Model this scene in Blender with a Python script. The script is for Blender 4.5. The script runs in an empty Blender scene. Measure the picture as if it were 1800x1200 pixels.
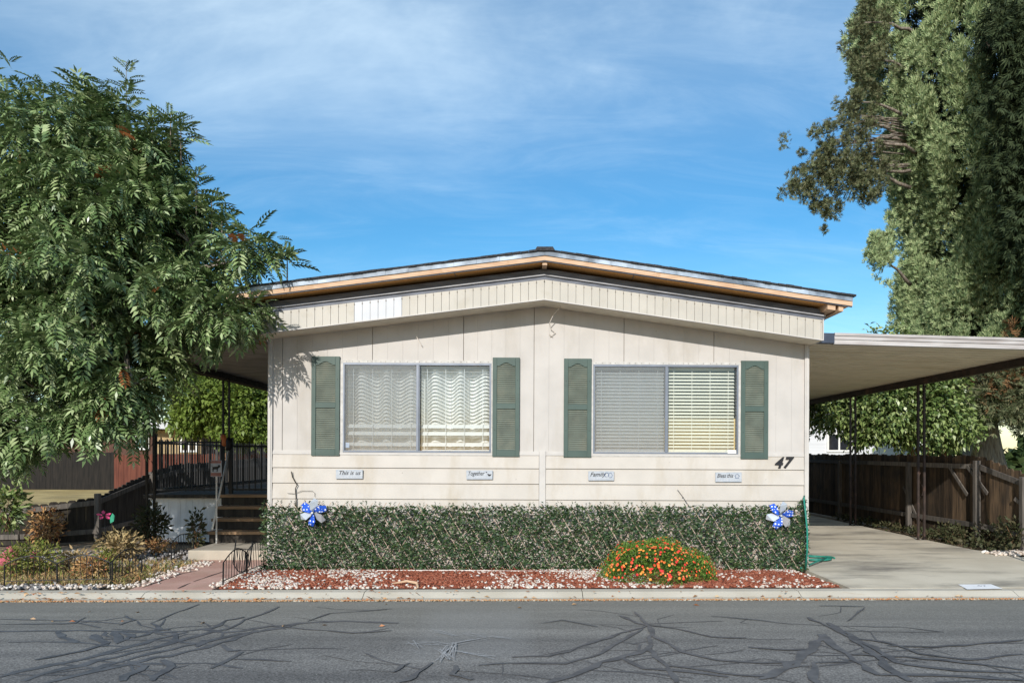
import bpy, math, random
import numpy as np
from mathutils import Vector, Matrix
random.seed(7); RNG = np.random.default_rng(11)
S = bpy.context.scene; C = S.collection
R = math.radians
F = 1361.0; HX = 930.0; HY = 800.0; EYE = 1.54
def at(x, y, Y): return Vector(((x-HX)/F*Y, Y, EYE-(y-HY)/F*Y))
def gp(x, y, z=0.0):
    Y = F*(EYE-z)/(y-HY); return Vector(((x-HX)/F*Y, Y, z))
U = random.uniform
# ------------------------------------------------------------------ materials
def _nodes(name):
    m = bpy.data.materials.new(name); m.use_nodes = True
    nt = m.node_tree; b = nt.nodes['Principled BSDF']; return m, nt, b
def _c(c): return (c[0], c[1], c[2], 1)
def M(name, col, col2=None, rough=.75, var=.18, scale=6, bump=0, bscale=40, spec=.3, metal=0, stretch=(1,1,1), detail=6, lo=.35, hi=.65,
      dirt=None, dscale=1.2, dlo=.55, dhi=.75, dstretch=(1,1,1), island=0, specks=0):
    m, nt, b = _nodes(name); N = nt.nodes; L = nt.links
    tc = N.new('ShaderNodeTexCoord'); mp = N.new('ShaderNodeMapping'); mp.inputs['Scale'].default_value = stretch
    L.new(tc.outputs['Object'], mp.inputs['Vector'])
    n = N.new('ShaderNodeTexNoise'); n.inputs['Scale'].default_value = scale; n.inputs['Detail'].default_value = detail
    L.new(mp.outputs[0], n.inputs['Vector'])
    r = N.new('ShaderNodeValToRGB'); r.color_ramp.elements[0].position = lo; r.color_ramp.elements[1].position = hi
    a = tuple(v*(1-var) for v in col); d = col2 if col2 else tuple(min(1, v*(1+var)) for v in col)
    if col2: a = col
    r.color_ramp.elements[0].color = _c(a); r.color_ramp.elements[1].color = _c(d)
    L.new(n.outputs['Fac'], r.inputs['Fac']); out = r.outputs['Color']
    if dirt:
        mp2 = N.new('ShaderNodeMapping'); mp2.inputs['Scale'].default_value = dstretch; L.new(tc.outputs['Object'], mp2.inputs['Vector'])
        n2 = N.new('ShaderNodeTexNoise'); n2.inputs['Scale'].default_value = dscale; n2.inputs['Detail'].default_value = 9; n2.inputs['Roughness'].default_value = .65
        L.new(mp2.outputs[0], n2.inputs['Vector'])
        mr = N.new('ShaderNodeMapRange'); mr.inputs['From Min'].default_value = dlo; mr.inputs['From Max'].default_value = dhi
        L.new(n2.outputs['Fac'], mr.inputs['Value'])
        mx = N.new('ShaderNodeMix'); mx.data_type = 'RGBA'; L.new(mr.outputs[0], mx.inputs['Factor'])
        L.new(out, mx.inputs['A']); mx.inputs['B'].default_value = _c(dirt); out = mx.outputs['Result']
    if specks:
        n4 = N.new('ShaderNodeTexNoise'); n4.inputs['Scale'].default_value = 16; n4.inputs['Detail'].default_value = 3; L.new(tc.outputs['Object'], n4.inputs['Vector'])
        m4 = N.new('ShaderNodeMapRange'); m4.inputs['From Min'].default_value = specks; m4.inputs['From Max'].default_value = specks+.04; m4.inputs['To Max'].default_value = .55; L.new(n4.outputs['Fac'], m4.inputs[0])
        x4 = N.new('ShaderNodeMix'); x4.data_type = 'RGBA'; L.new(m4.outputs[0], x4.inputs['Factor']); L.new(out, x4.inputs['A']); x4.inputs['B'].default_value = (.13,.115,.10,1); out = x4.outputs['Result']
    if island:
        gi = N.new('ShaderNodeNewGeometry'); mi_ = N.new('ShaderNodeMapRange'); mi_.inputs['To Min'].default_value = 1-island; mi_.inputs['To Max'].default_value = 1+island
        L.new(gi.outputs['Random Per Island'], mi_.inputs[0]); mm = N.new('ShaderNodeMix'); mm.data_type = 'RGBA'; mm.blend_type = 'MULTIPLY'; mm.inputs['Factor'].default_value = 1
        L.new(out, mm.inputs['A']); L.new(mi_.outputs[0], mm.inputs['B']); out = mm.outputs['Result']
    L.new(out, b.inputs['Base Color'])
    b.inputs['Roughness'].default_value = rough; b.inputs['Specular IOR Level'].default_value = spec; b.inputs['Metallic'].default_value = metal
    if bump:
        n3 = N.new('ShaderNodeTexNoise'); n3.inputs['Scale'].default_value = bscale; n3.inputs['Detail'].default_value = 8
        L.new(mp.outputs[0], n3.inputs['Vector'])
        bp = N.new('ShaderNodeBump'); bp.inputs['Strength'].default_value = bump; bp.inputs['Distance'].default_value = .02
        L.new(n3.outputs['Fac'], bp.inputs['Height']); L.new(bp.outputs[0], b.inputs['Normal'])
    return m
def leafmat(name, cols, trans=.25, rough=.5, spec=.35):
    """each leaf (mesh island) takes its own colour from the list"""
    m, nt, b = _nodes(name); N = nt.nodes; L = nt.links
    g = N.new('ShaderNodeNewGeometry'); r = N.new('ShaderNodeValToRGB'); cr = r.color_ramp
    n = len(cols); cr.interpolation = 'LINEAR'
    while len(cr.elements) < n: cr.elements.new(.5)
    for i, c in enumerate(cols):
        cr.elements[i].position = i/(n-1) if n > 1 else 0; cr.elements[i].color = _c(c)
    L.new(g.outputs['Random Per Island'], r.inputs['Fac']); L.new(r.outputs[0], b.inputs['Base Color'])
    b.inputs['Roughness'].default_value = rough; b.inputs['Specular IOR Level'].default_value = spec
    if trans:
        t = N.new('ShaderNodeBsdfTranslucent'); L.new(r.outputs[0], t.inputs['Color'])
        mx = N.new('ShaderNodeMixShader'); mx.inputs[0].default_value = trans
        L.new(b.outputs[0], mx.inputs[1]); L.new(t.outputs[0], mx.inputs[2]); L.new(mx.outputs[0], N['Material Output'].inputs['Surface'])
    return m
def glassmat(name, gloss=.1, tint=(.92,.95,.96)):
    m, nt, b = _nodes(name); N = nt.nodes; L = nt.links; N.remove(b)
    t = N.new('ShaderNodeBsdfTransparent'); t.inputs[0].default_value = _c(tint)
    g = N.new('ShaderNodeBsdfGlossy'); g.inputs['Roughness'].default_value = .03
    mx = N.new('ShaderNodeMixShader'); mx.inputs[0].default_value = gloss
    L.new(t.outputs[0], mx.inputs[1]); L.new(g.outputs[0], mx.inputs[2]); L.new(mx.outputs[0], N['Material Output'].inputs['Surface'])
    return m
def screenmat(name, op, col):
    m, nt, b = _nodes(name); N = nt.nodes; L = nt.links; N.remove(b)
    t = N.new('ShaderNodeBsdfTransparent'); d = N.new('ShaderNodeBsdfDiffuse'); d.inputs[0].default_value = _c(col)
    mx = N.new('ShaderNodeMixShader'); mx.inputs[0].default_value = op
    L.new(t.outputs[0], mx.inputs[1]); L.new(d.outputs[0], mx.inputs[2]); L.new(mx.outputs[0], N['Material Output'].inputs['Surface'])
    return m
mt = {}
mt['siding'] = M('cream_siding', (.455,.428,.403), var=.05, scale=3, rough=.6, dirt=(.345,.31,.265), dscale=1.7, dlo=.50, dhi=.82, specks=.735, bump=.05, bscale=60, dstretch=(1,1,.35))
mt['siding_low'] = M('cream_lap_siding', (.465,.43,.39), var=.05, scale=2.5, rough=.6, dirt=(.37,.315,.24), dscale=1.4, dlo=.50, dhi=.80, specks=.75, bump=.05, bscale=60, dstretch=(1.6,1,.6))
mt['seam'] = M('seam_shadow_gap', (.22,.19,.16), rough=.9)
mt['trim'] = M('cream_trim', (.48,.455,.43), var=.06, scale=5, rough=.55, dirt=(.36,.33,.29), dscale=3, dlo=.58, dhi=.9)
mt['band'] = M('cream_metal_band', (.44,.415,.37), var=.05, scale=3, rough=.5, dirt=(.34,.305,.24), dscale=3.5, dlo=.55, dhi=.9)
mt['band_white'] = M('whiter_metal_band', (.50,.515,.545), var=.04, rough=.5)
mt['soffit'] = M('cream_soffit', (.66,.60,.48), var=.08, rough=.7)
mt['oldroof'] = M('old_roof_metal', (.11,.12,.15), var=.3, scale=4, rough=.5, stretch=(1,6,6))
mt['oldlip'] = M('old_roof_lip', (.27,.27,.285), var=.2, scale=5, rough=.45)
mt['osb'] = M('strand_board', (.50,.22,.055), (.74,.42,.15), rough=.85, scale=45, stretch=(1,1.8,1), lo=.3, hi=.7)
mt['lumber'] = M('new_lumber', (.47,.295,.185), (.56,.40,.27), rough=.7, scale=5, stretch=(1,8,8), dirt=(.40,.24,.13), dscale=5, dlo=.6, dhi=.75)
mt['drip'] = M('metal_drip_edge', (.12,.15,.19), (.42,.50,.60), rough=.4, scale=2.6, stretch=(1,1,1), lo=.4, hi=.6)
mt['shingle'] = M('dark_shingles', (.035,.036,.04), var=.4, scale=40, rough=.9)
mt['alu'] = M('window_aluminium', (.17,.19,.23), var=.1, rough=.4, metal=.3)
mt['white'] = M('white_paint', (.74,.73,.70), var=.05, rough=.5)
mt['caulk'] = M('window_flange', (.47,.455,.43), var=.12, scale=20, rough=.6)
mt['glass'] = glassmat('window_glass', .09)
mt['screen'] = screenmat('insect_screen', .36, (.30,.31,.31))
mt['slat'] = M('blind_slat', (.55,.56,.56), var=.03, rough=.5)
mt['slat_cream'] = M('blind_slat_cream', (.70,.68,.58), var=.03, rough=.5)
mt['curtain'] = M('white_curtain', (.78,.78,.76), var=.03, rough=.9)
mt['curtain_tan'] = M('tan_curtain', (.66,.50,.24), var=.1, rough=.9)
mt['interior'] = M('dark_interior', (.06,.055,.05), rough=.95)
mt['shutter'] = M('green_shutter', (.058,.090,.078), var=.1, scale=3, rough=.5, dirt=(.10,.125,.11), dscale=5, dlo=.55, dhi=.9)
mt['louvre'] = M('dusty_louvre', (.105,.122,.098), var=.16, scale=6, rough=.6, dirt=(.17,.17,.13), dscale=4, dlo=.5, dhi=.8)
mt['black'] = M('black_iron', (.012,.012,.013), var=.2, rough=.5)
mt['iron'] = M('brown_iron', (.035,.024,.02), var=.3, scale=8, rough=.6, dirt=(.10,.05,.035), dscale=4, dlo=.55, dhi=.7)
mt['carport'] = M('carport_metal', (.74,.65,.49), var=.06, scale=3, rough=.5, dirt=(.55,.44,.28), dscale=2, dlo=.5, dhi=.85, dstretch=(.3,1,1))
mt['gutter'] = M('carport_gutter', (.33,.30,.29), (.48,.46,.455), rough=.4, scale=2, stretch=(1,1,6))
mt['gutter_dark'] = M('dark_gutter_end', (.05,.065,.10), rough=.4)
mt['awning'] = M('awning_metal', (.42,.38,.345), var=.15, scale=3, rough=.6)
mt['wood_old_shaded'] = M('weathered_shaded_boards', (.034,.024,.017), (.125,.082,.048), rough=.9, scale=5, stretch=(5,5,.6), lo=.3, hi=.7, island=.6, dirt=(.03,.025,.02), dscale=1.2, dlo=.5, dhi=.7)  # aged wood coloured darker for shade; board tones stand in for lit streaks
mt['wood_grey'] = M('grey_boards', (.07,.062,.057), (.17,.15,.13), rough=.9, scale=5, stretch=(5,5,.6), lo=.3, hi=.7, island=.35)
mt['wood_dark'] = M('dark_boards', (.022,.019,.017), (.06,.05,.04), rough=.9, scale=4, stretch=(5,5,.5), lo=.3, hi=.7)
mt['wood_shade_black'] = M('shade_black_boards', (.010,.009,.008), (.022,.018,.015), rough=.9, scale=4, stretch=(5,5,.5))  # near-black board colour stands in for deep shade under the tree
mt['wood_step'] = M('step_boards', (.20,.12,.065), (.33,.21,.12), rough=.8, scale=4, stretch=(.6,6,6), lo=.3, hi=.7)
mt['wood_red'] = M('red_fence_boards', (.085,.025,.016), (.14,.045,.027), rough=.8, scale=3, stretch=(5,5,.5))
mt['skirt'] = M('white_skirting', (.78,.79,.82), var=.06, rough=.5, dirt=(.42,.42,.44), dscale=2.5, dlo=.5, dhi=.85, dstretch=(4,1,.6))
mt['asphalt'] = None
mt['tar'] = M('crack_sealant', (.070,.071,.077), (.115,.115,.121), rough=.6, scale=9, spec=.35)
mt['scratch'] = M('pale_scratch', (.26,.26,.265), (.40,.40,.405), rough=.9, scale=20)
mt['concrete'] = M('driveway_concrete', (.53,.47,.37), (.63,.565,.455), rough=.9, scale=1.3, bump=.15, bscale=120, dirt=(.24,.215,.18), dscale=.85, dlo=.49, dhi=.66, dstretch=(.6,1.6,1))
mt['curb'] = M('curb_concrete', (.43,.39,.32), (.50,.46,.39), rough=.9, scale=2, bump=.2, bscale=90, dirt=(.36,.27,.17), dscale=1.7, dlo=.56, dhi=.75, dstretch=(1,4,1))
mt['landing'] = M('landing_concrete', (.42,.37,.30), var=.12, rough=.9, scale=3, bump=.15)
mt['path'] = M('red_path', (.44,.25,.20), (.55,.345,.285), rough=.9, scale=2.2, bump=.2, bscale=70, dirt=(.44,.30,.23), dscale=2.5, dlo=.5, dhi=.8)
mt['crack'] = M('crack_line', (.07,.05,.045), rough=.95)
mt['soil'] = M('yard_soil', (.16,.115,.075), (.30,.225,.15), rough=.95, scale=5, bump=.5, bscale=25)
mt['mulchbase'] = M('mulch_base', (.13,.045,.028), (.24,.10,.065), rough=.95, scale=14, bump=.6, bscale=40)
mt['ground'] = M('far_ground', (.20,.155,.10), var=.2, rough=.95, scale=.4)
mt['lawn'] = M('dry_lawn', (.33,.235,.09), (.47,.35,.15), rough=.95, scale=1.2, bump=.5, bscale=30, dirt=(.20,.15,.07), dscale=.5, dlo=.5, dhi=.7)
mt['bark'] = M('grey_bark', (.13,.105,.085), (.30,.26,.22), rough=.95, scale=7, stretch=(3,3,.5), bump=.8, bscale=14)
mt['bark_br'] = M('brown_bark', (.14,.075,.04), (.27,.16,.09), rough=.95, scale=5, stretch=(2,2,.6), bump=.5)
mt['stick'] = M('trellis_sticks', (.33,.235,.175), (.50,.385,.31), rough=.8, scale=14)
mt['hose'] = M('green_hose', (.02,.20,.15), var=.15, rough=.45)
mt['nb_white'] = M('neighbour_white_wall', (.60,.61,.64), var=.06, rough=.7, stretch=(.2,.2,9), scale=2)
mt['nb_tan'] = M('neighbour_tan_wall', (.36,.26,.14), var=.1, rough=.8)
mt['nb_brown'] = M('neighbour_brown_wall', (.085,.042,.03), var=.15, rough=.8)
mt['nb_roof'] = M('neighbour_roof', (.50,.50,.51), var=.08, rough=.6)
mt['nb_teal'] = M('teal_pane', (.04,.13,.12), rough=.15, spec=.5)
mt['nb_dark'] = M('dark_pane', (.02,.022,.028), rough=.1, spec=.5)
mt['blue'] = None
mt['silver'] = M('silver_foil', (.62,.66,.72), var=.1, rough=.25, metal=.5)
mt['pink'] = M('pink_plastic', (.62,.06,.20), var=.15, rough=.5)
mt['redpl'] = M('faded_red_cloth', (.42,.10,.13), var=.3, scale=14, rough=.7)
mt['green_pl'] = M('green_plastic', (.03,.26,.16), var=.1, rough=.4)
mt['orange'] = M('orange_clay', (.55,.17,.06), var=.2, rough=.6)
mt['plaque'] = M('plaque_face', (.34,.37,.41), (.42,.44,.47), scale=20, rough=.5)
mt['ink'] = M('black_lettering', (.015,.015,.018), rough=.5)
mt['inkblue'] = M('blue_lettering', (.06,.10,.20), rough=.5)
mt['marking'] = M('white_marking', (.82,.82,.83), var=.05, scale=12, rough=.7)
mt['inkpale'] = M('pale_lettering', (.42,.43,.46), rough=.7)
mt['sticker'] = M('blue_sticker', (.30,.45,.72), (.62,.70,.82), scale=25, rough=.4)
mt['signbrown'] = M('sign_band', (.28,.13,.11), rough=.5)
mt['post_white'] = M('thin_white_post', (.55,.52,.48), var=.1, rough=.5)
mt['rope'] = M('pale_edging', (.62,.56,.50), rough=.8)
# asphalt: grey, faint long streaks, a paler worn patch, bright aggregate specks
def asphalt():
    m, nt, b = _nodes('asphalt'); N = nt.nodes; L = nt.links
    tc = N.new('ShaderNodeTexCoord')
    def noise(sc, stretch=(1,1,1), det=6):
        mp = N.new('ShaderNodeMapping'); mp.inputs['Scale'].default_value = stretch; L.new(tc.outputs['Object'], mp.inputs['Vector'])
        n = N.new('ShaderNodeTexNoise'); n.inputs['Scale'].default_value = sc; n.inputs['Detail'].default_value = det; L.new(mp.outputs[0], n.inputs['Vector']); return n.outputs['Fac']
    def ramp(f, p0, c0, p1, c1):
        r = N.new('ShaderNodeValToRGB'); e = r.color_ramp.elements; e[0].position = p0; e[1].position = p1; e[0].color = _c(c0); e[1].color = _c(c1); L.new(f, r.inputs[0]); return r.outputs[0]
    def mix(a, bb, f, mode='MIX'):
        x = N.new('ShaderNodeMix'); x.data_type = 'RGBA'; x.blend_type = mode
        L.new(a, x.inputs['A'])
        if isinstance(bb, tuple): x.inputs['B'].default_value = _c(bb)
        else: L.new(bb, x.inputs['B'])
        if isinstance(f, float): x.inputs['Factor'].default_value = f
        else: L.new(f, x.inputs['Factor'])
        return x.outputs['Result']
    base = ramp(noise(1.1, (.25,1.6,1), 8), .3, (.138,.133,.130), .7, (.200,.191,.182))
    grain = ramp(noise(75, (1,1,1), 4), .32, (.52,.52,.52), .68, (1.5,1.5,1.5))
    c = mix(base, grain, 1.0, 'MULTIPLY')
    c = mix(c, ramp(noise(.7, (.3,5,1), 5), .35, (.78,.78,.79), .65, (1.14,1.14,1.12)), 1.0, 'MULTIPLY')
    # greener and paler towards the gutter
    sx = N.new('ShaderNodeSeparateXYZ'); L.new(tc.outputs['Object'], sx.inputs[0])
    mr = N.new('ShaderNodeMapRange'); mr.inputs['From Min'].default_value = 6.3; mr.inputs['From Max'].default_value = 8.4; L.new(sx.outputs['Y'], mr.inputs[0])
    ml = N.new('ShaderNodeMath'); ml.operation = 'MULTIPLY'; ml.inputs[1].default_value = .55; L.new(mr.outputs[0], ml.inputs[0])
    c = mix(c, (.235,.228,.195), ml.outputs[0])
    # worn pale patch
    def band(sock, a0, a1, s):
        u = N.new('ShaderNodeMapRange'); u.inputs['From Min'].default_value = a0; u.inputs['From Max'].default_value = a0+s; L.new(sock, u.inputs[0])
        d = N.new('ShaderNodeMapRange'); d.inputs['From Min'].default_value = a1; d.inputs['From Max'].default_value = a1-s; L.new(sock, d.inputs[0])
        q = N.new('ShaderNodeMath'); q.operation = 'MULTIPLY'; L.new(u.outputs[0], q.inputs[0]); L.new(d.outputs[0], q.inputs[1]); return q.outputs[0]
    q = N.new('ShaderNodeMath'); q.operation = 'MULTIPLY'; L.new(band(sx.outputs['X'], -1.1, .1, .22), q.inputs[0]); L.new(band(sx.outputs['Y'], 5.8, 8.3, .5), q.inputs[1])
    q2 = N.new('ShaderNodeMath'); q2.operation = 'MULTIPLY'; q2.inputs[1].default_value = .24; L.new(q.outputs[0], q2.inputs[0])
    c = mix(c, (.29,.29,.285), q2.outputs[0])
    v = N.new('ShaderNodeTexVoronoi'); v.inputs['Scale'].default_value = 22; L.new(tc.outputs['Object'], v.inputs['Vector'])
    sp = N.new('ShaderNodeMapRange'); sp.inputs['From Min'].default_value = .10; sp.inputs['From Max'].default_value = .07; L.new(v.outputs['Distance'], sp.inputs[0])
    cs = N.new('ShaderNodeSeparateColor'); L.new(v.outputs['Color'], cs.inputs[0])
    gt = N.new('ShaderNodeMath'); gt.operation = 'GREATER_THAN'; gt.inputs[1].default_value = .62; L.new(cs.outputs[0], gt.inputs[0])
    q3 = N.new('ShaderNodeMath'); q3.operation = 'MULTIPLY'; L.new(sp.outputs[0], q3.inputs[0]); L.new(gt.outputs[0], q3.inputs[1])
    c = mix(c, (.48,.48,.45), q3.outputs[0])
    L.new(c, b.inputs['Base Color']); b.inputs['Roughness'].default_value = .85; b.inputs['Specular IOR Level'].default_value = .25
    bp = N.new('ShaderNodeBump'); bp.inputs['Strength'].default_value = .35; bp.inputs['Distance'].default_value = .01
    L.new(noise(170, (1,1,1), 3), bp.inputs['Height']); L.new(bp.outputs[0], b.inputs['Normal'])
    return m
mt['asphalt'] = asphalt()
def dotted():
    m, nt, b = _nodes('blue_dotted_foil'); N = nt.nodes; L = nt.links
    tc = N.new('ShaderNodeTexCoord'); v = N.new('ShaderNodeTexVoronoi'); v.inputs['Scale'].default_value = 26; v.inputs['Randomness'].default_value = .4
    L.new(tc.outputs['Object'], v.inputs['Vector'])
    r = N.new('ShaderNodeValToRGB'); r.color_ramp.interpolation = 'CONSTANT'; e = r.color_ramp.elements
    e[0].color = (.75,.8,.9,1); e[1].position = .30; e[1].color = (.02,.09,.52,1)
    L.new(v.outputs['Distance'], r.inputs[0]); L.new(r.outputs[0], b.inputs['Base Color']); b.inputs['Roughness'].default_value = .3
    return m
mt['blue'] = dotted()
ml = {}
ml['ash'] = leafmat('ash_leaf', [(.05,.095,.032),(.16,.235,.085),(.09,.15,.05),(.26,.34,.145),(.40,.47,.25)], .08, .32, .5)
ml['ashred'] = leafmat('turning_leaf', [(.30,.09,.03),(.42,.16,.06)], .3)
ml['cyp'] = leafmat('cypress_spray', [(.11,.165,.075),(.22,.30,.14),(.31,.385,.19),(.43,.49,.27)], .06, .7, .2)
ml['cypbr'] = leafmat('dead_cypress_spray', [(.24,.12,.055),(.30,.17,.085),(.16,.12,.06)], .15, .8, .1)
ml['cypcone'] = leafmat('coned_spray', [(.06,.08,.04),(.13,.155,.075),(.19,.185,.105),(.09,.115,.055)], .05, .8, .2)
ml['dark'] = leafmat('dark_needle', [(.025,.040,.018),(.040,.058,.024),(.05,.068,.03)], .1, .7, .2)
ml['citrus'] = leafmat('citrus_leaf', [(.05,.09,.022),(.13,.19,.05),(.21,.27,.09),(.30,.35,.14)], .10, .35, .5)
ml['bush'] = leafmat('sunny_bush_leaf', [(.11,.17,.03),(.17,.24,.045),(.21,.28,.06),(.14,.19,.035)], .3, .45, .4)
ml['ivy'] = leafmat('ivy_leaf', [(.015,.036,.016),(.028,.064,.027),(.052,.098,.038),(.11,.155,.06),(.036,.068,.036)], .05, .45, .4)
ml['lant'] = leafmat('lantana_leaf', [(.05,.12,.02),(.12,.23,.035),(.22,.33,.06),(.07,.15,.03)], .2, .5, .3)
ml['flower'] = leafmat('lantana_flower', [(.62,.03,.03),(.75,.12,.03),(.80,.22,.04),(.82,.34,.07),(.68,.05,.05)], .1, .6, .2)
ml['chip'] = leafmat('red_wood_chip', [(.17,.045,.025),(.26,.08,.045),(.34,.12,.07),(.22,.06,.035),(.40,.17,.11)], 0, .9, .15)
ml['rock'] = leafmat('white_rock', [(.46,.37,.30),(.62,.55,.49),(.50,.40,.32),(.70,.67,.63),(.38,.28,.21)], 0, .85, .2)
ml['greyrock'] = leafmat('grey_rock', [(.22,.20,.20),(.34,.32,.31),(.13,.12,.12),(.50,.48,.46)], 0, .85, .2)
ml['dry'] = leafmat('dry_leaf', [(.35,.19,.07),(.48,.30,.13),(.30,.13,.05),(.52,.38,.20),(.40,.12,.05)], .1, .8, .1)
ml['drystem'] = leafmat('dry_stem', [(.42,.30,.16),(.33,.25,.12),(.50,.40,.22)], .1, .8, .1)
ml['bed'] = leafmat('bed_leaf', [(.12,.17,.03),(.23,.26,.06),(.30,.27,.08),(.09,.13,.03)], .2, .6, .2)
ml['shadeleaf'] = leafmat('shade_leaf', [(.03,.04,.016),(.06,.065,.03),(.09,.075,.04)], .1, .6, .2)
ml['hedge'] = leafmat('far_leaf', [(.025,.045,.014),(.045,.07,.02),(.06,.085,.03)], .15, .6, .2)
ml['litter'] = leafmat('leaf_litter', [(.38,.20,.09),(.52,.33,.17),(.44,.15,.06),(.60,.45,.28)], 0, .9, .1)
# ------------------------------------------------------------------ object helpers
ORG = {}
def link(o): C.objects.link(o); return o
def thing(name, label, cat, loc=(0,0,0), group=None, rot=(0,0,0)):
    o = link(bpy.data.objects.new(name, None)); o.location = loc; o.rotation_euler = rot; o.empty_display_size = .1
    o['label'] = label; o['category'] = cat
    if group: o['group'] = group
    ORG[o.name] = Vector(loc); return o
def tag(o, label=None, cat=None, group=None, kind=None):
    if label: o['label'] = label
    if cat: o['category'] = cat
    if group: o['group'] = group
    if kind: o['kind'] = kind
    return o
class MB:
    def __init__(s): s.v = []; s.f = []; s.m = []
    def add(s, vs, fs, mi=0):
        n = len(s.v); s.v += [tuple(p) for p in vs]; s.f += [tuple(i+n for i in f) for f in fs]; s.m += [mi]*len(fs); return s
    def hexa(s, p, mi=0):   # p: bottom 4 (ccw from above) then top 4
        return s.add(p, [(3,2,1,0),(4,5,6,7),(0,1,5,4),(1,2,6,5),(2,3,7,6),(3,0,4,7)], mi)
    def box(s, x0,x1,y0,y1,z0,z1, mi=0):
        return s.hexa([(x0,y0,z0),(x1,y0,z0),(x1,y1,z0),(x0,y1,z0),(x0,y0,z1),(x1,y0,z1),(x1,y1,z1),(x0,y1,z1)], mi)
    def slope(s, x0,x1,y0,y1,za0,za1,zb0,zb1, mi=0):  # z bottom/top at x0 then at x1
        return s.hexa([(x0,y0,za0),(x1,y0,zb0),(x1,y1,zb0),(x0,y1,za0),(x0,y0,za1),(x1,y0,zb1),(x1,y1,zb1),(x0,y1,za1)], mi)
    def bar(s, a, b, w, h=None, mi=0, up=None):
        a = Vector(a); b = Vector(b); d = (b-a).normalized(); h = h or w
        u = Vector(up) if up else (Vector((0,0,1)) if abs(d.z) < .9 else Vector((0,1,0)))
        sx = d.cross(u).normalized()*w/2; sz = sx.cross(d).normalized()*h/2
        return s.hexa([a-sx-sz, a+sx-sz, b+sx-sz, b-sx-sz, a-sx+sz, a+sx+sz, b+sx+sz, b-sx+sz], mi)
    def tube(s, pts, r, n=6, mi=0, cap=True):
        pts = [Vector(p) for p in pts]; k = len(pts); rs = r if isinstance(r, (list, tuple)) else [r]*k
        vs = []; fs = []; pu = None
        for i, p in enumerate(pts):
            d = (pts[min(i+1,k-1)]-pts[max(i-1,0)]); d = d.normalized() if d.length > 1e-9 else Vector((0,0,1))
            if pu is None: u = d.orthogonal().normalized()
            else:
                u = pu-d*pu.dot(d); u = u.normalized() if u.length > 1e-6 else d.orthogonal().normalized()
            pu = u; w = d.cross(u)
            for j in range(n):
                t = 2*math.pi*j/n; vs.append(p+(u*math.cos(t)+w*math.sin(t))*rs[i])
        for i in range(k-1):
            for j in range(n):
                fs.append((i*n+j, i*n+(j+1)%n, (i+1)*n+(j+1)%n, (i+1)*n+j))
        if cap: fs.append(tuple(range(n-1,-1,-1))); fs.append(tuple(range((k-1)*n, k*n)))
        return s.add(vs, fs, mi)
    def prism(s, poly, y0, y1, mi=0):   # polygon in XZ (ccw seen from -Y), extruded y0..y1
        n = len(poly); vs = [(x,y0,z) for x,z in poly]+[(x,y1,z) for x,z in poly]
        fs = [tuple(range(n)), tuple(range(2*n-1,n-1,-1))]+[((i+1)%n, i, i+n, (i+1)%n+n) for i in range(n)]
        return s.add(vs, fs, mi)
    def slab(s, poly, z0, z1, mi=0):    # polygon in XY
        n = len(poly); vs = [(x,y,z0) for x,y in poly]+[(x,y,z1) for x,y in poly]
        fs = [tuple(range(n-1,-1,-1)), tuple(range(n,2*n))]+[(i,(i+1)%n,(i+1)%n+n,i+n) for i in range(n)]
        return s.add(vs, fs, mi)
    def build(s, name, mats, parent=None, smooth=False, bevel=0):
        return build(name, s.v, s.f, s.m, mats, parent, smooth, bevel)
def root_org(p):
    while p.parent: p = p.parent
    return ORG.get(p.name, Vector((0,0,0)))
def build(name, v, f, m, mats, parent=None, smooth=False, bevel=0):
    me = bpy.data.meshes.new(name)
    if parent is not None:
        o0 = root_org(parent); v = [(p[0]-o0.x, p[1]-o0.y, p[2]-o0.z) for p in v]
    me.from_pydata(v, [], f); me.update()
    mats = mats if isinstance(mats, (list, tuple)) else [mats]
    for q in mats: me.materials.append(q)
    if len(mats) > 1: me.polygons.foreach_set('material_index', m)
    if smooth: me.polygons.foreach_set('use_smooth', [True]*len(f))
    o = link(bpy.data.objects.new(name, me)); o.parent = parent
    if bevel:
        b = o.modifiers.new('bevel', 'BEVEL'); b.width = bevel; b.segments = 2; b.limit_method = 'ANGLE'
    return o
def build_np(name, V, mats, parent=None, k=4, mi=None):
    """V: (N, k, 3) polygons with k corners"""
    V = np.asarray(V, dtype=np.float32)
    if parent is not None:
        o0 = root_org(parent); V = V-np.array([o0.x,o0.y,o0.z], dtype=np.float32)
    n = V.shape[0]; me = bpy.data.meshes.new(name)
    me.vertices.add(n*k); me.vertices.foreach_set('co', V.reshape(-1))
    me.loops.add(n*k); me.loops.foreach_set('vertex_index', np.arange(n*k, dtype=np.int32))
    me.polygons.add(n); me.polygons.foreach_set('loop_start', np.arange(0, n*k, k, dtype=np.int32))
    mats = mats if isinstance(mats, (list, tuple)) else [mats]
    for q in mats: me.materials.append(q)
    if mi is not None: me.polygons.foreach_set('material_index', np.asarray(mi, dtype=np.int32))
    me.update(calc_edges=True); me.validate()
    o = link(bpy.data.objects.new(name, me)); o.parent = parent; return o
def copy_tree(o, parent=None):
    c = o.copy(); C.objects.link(c); c.parent = parent
    for ch in list(o.children): copy_tree(ch, c)
    return c
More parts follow.
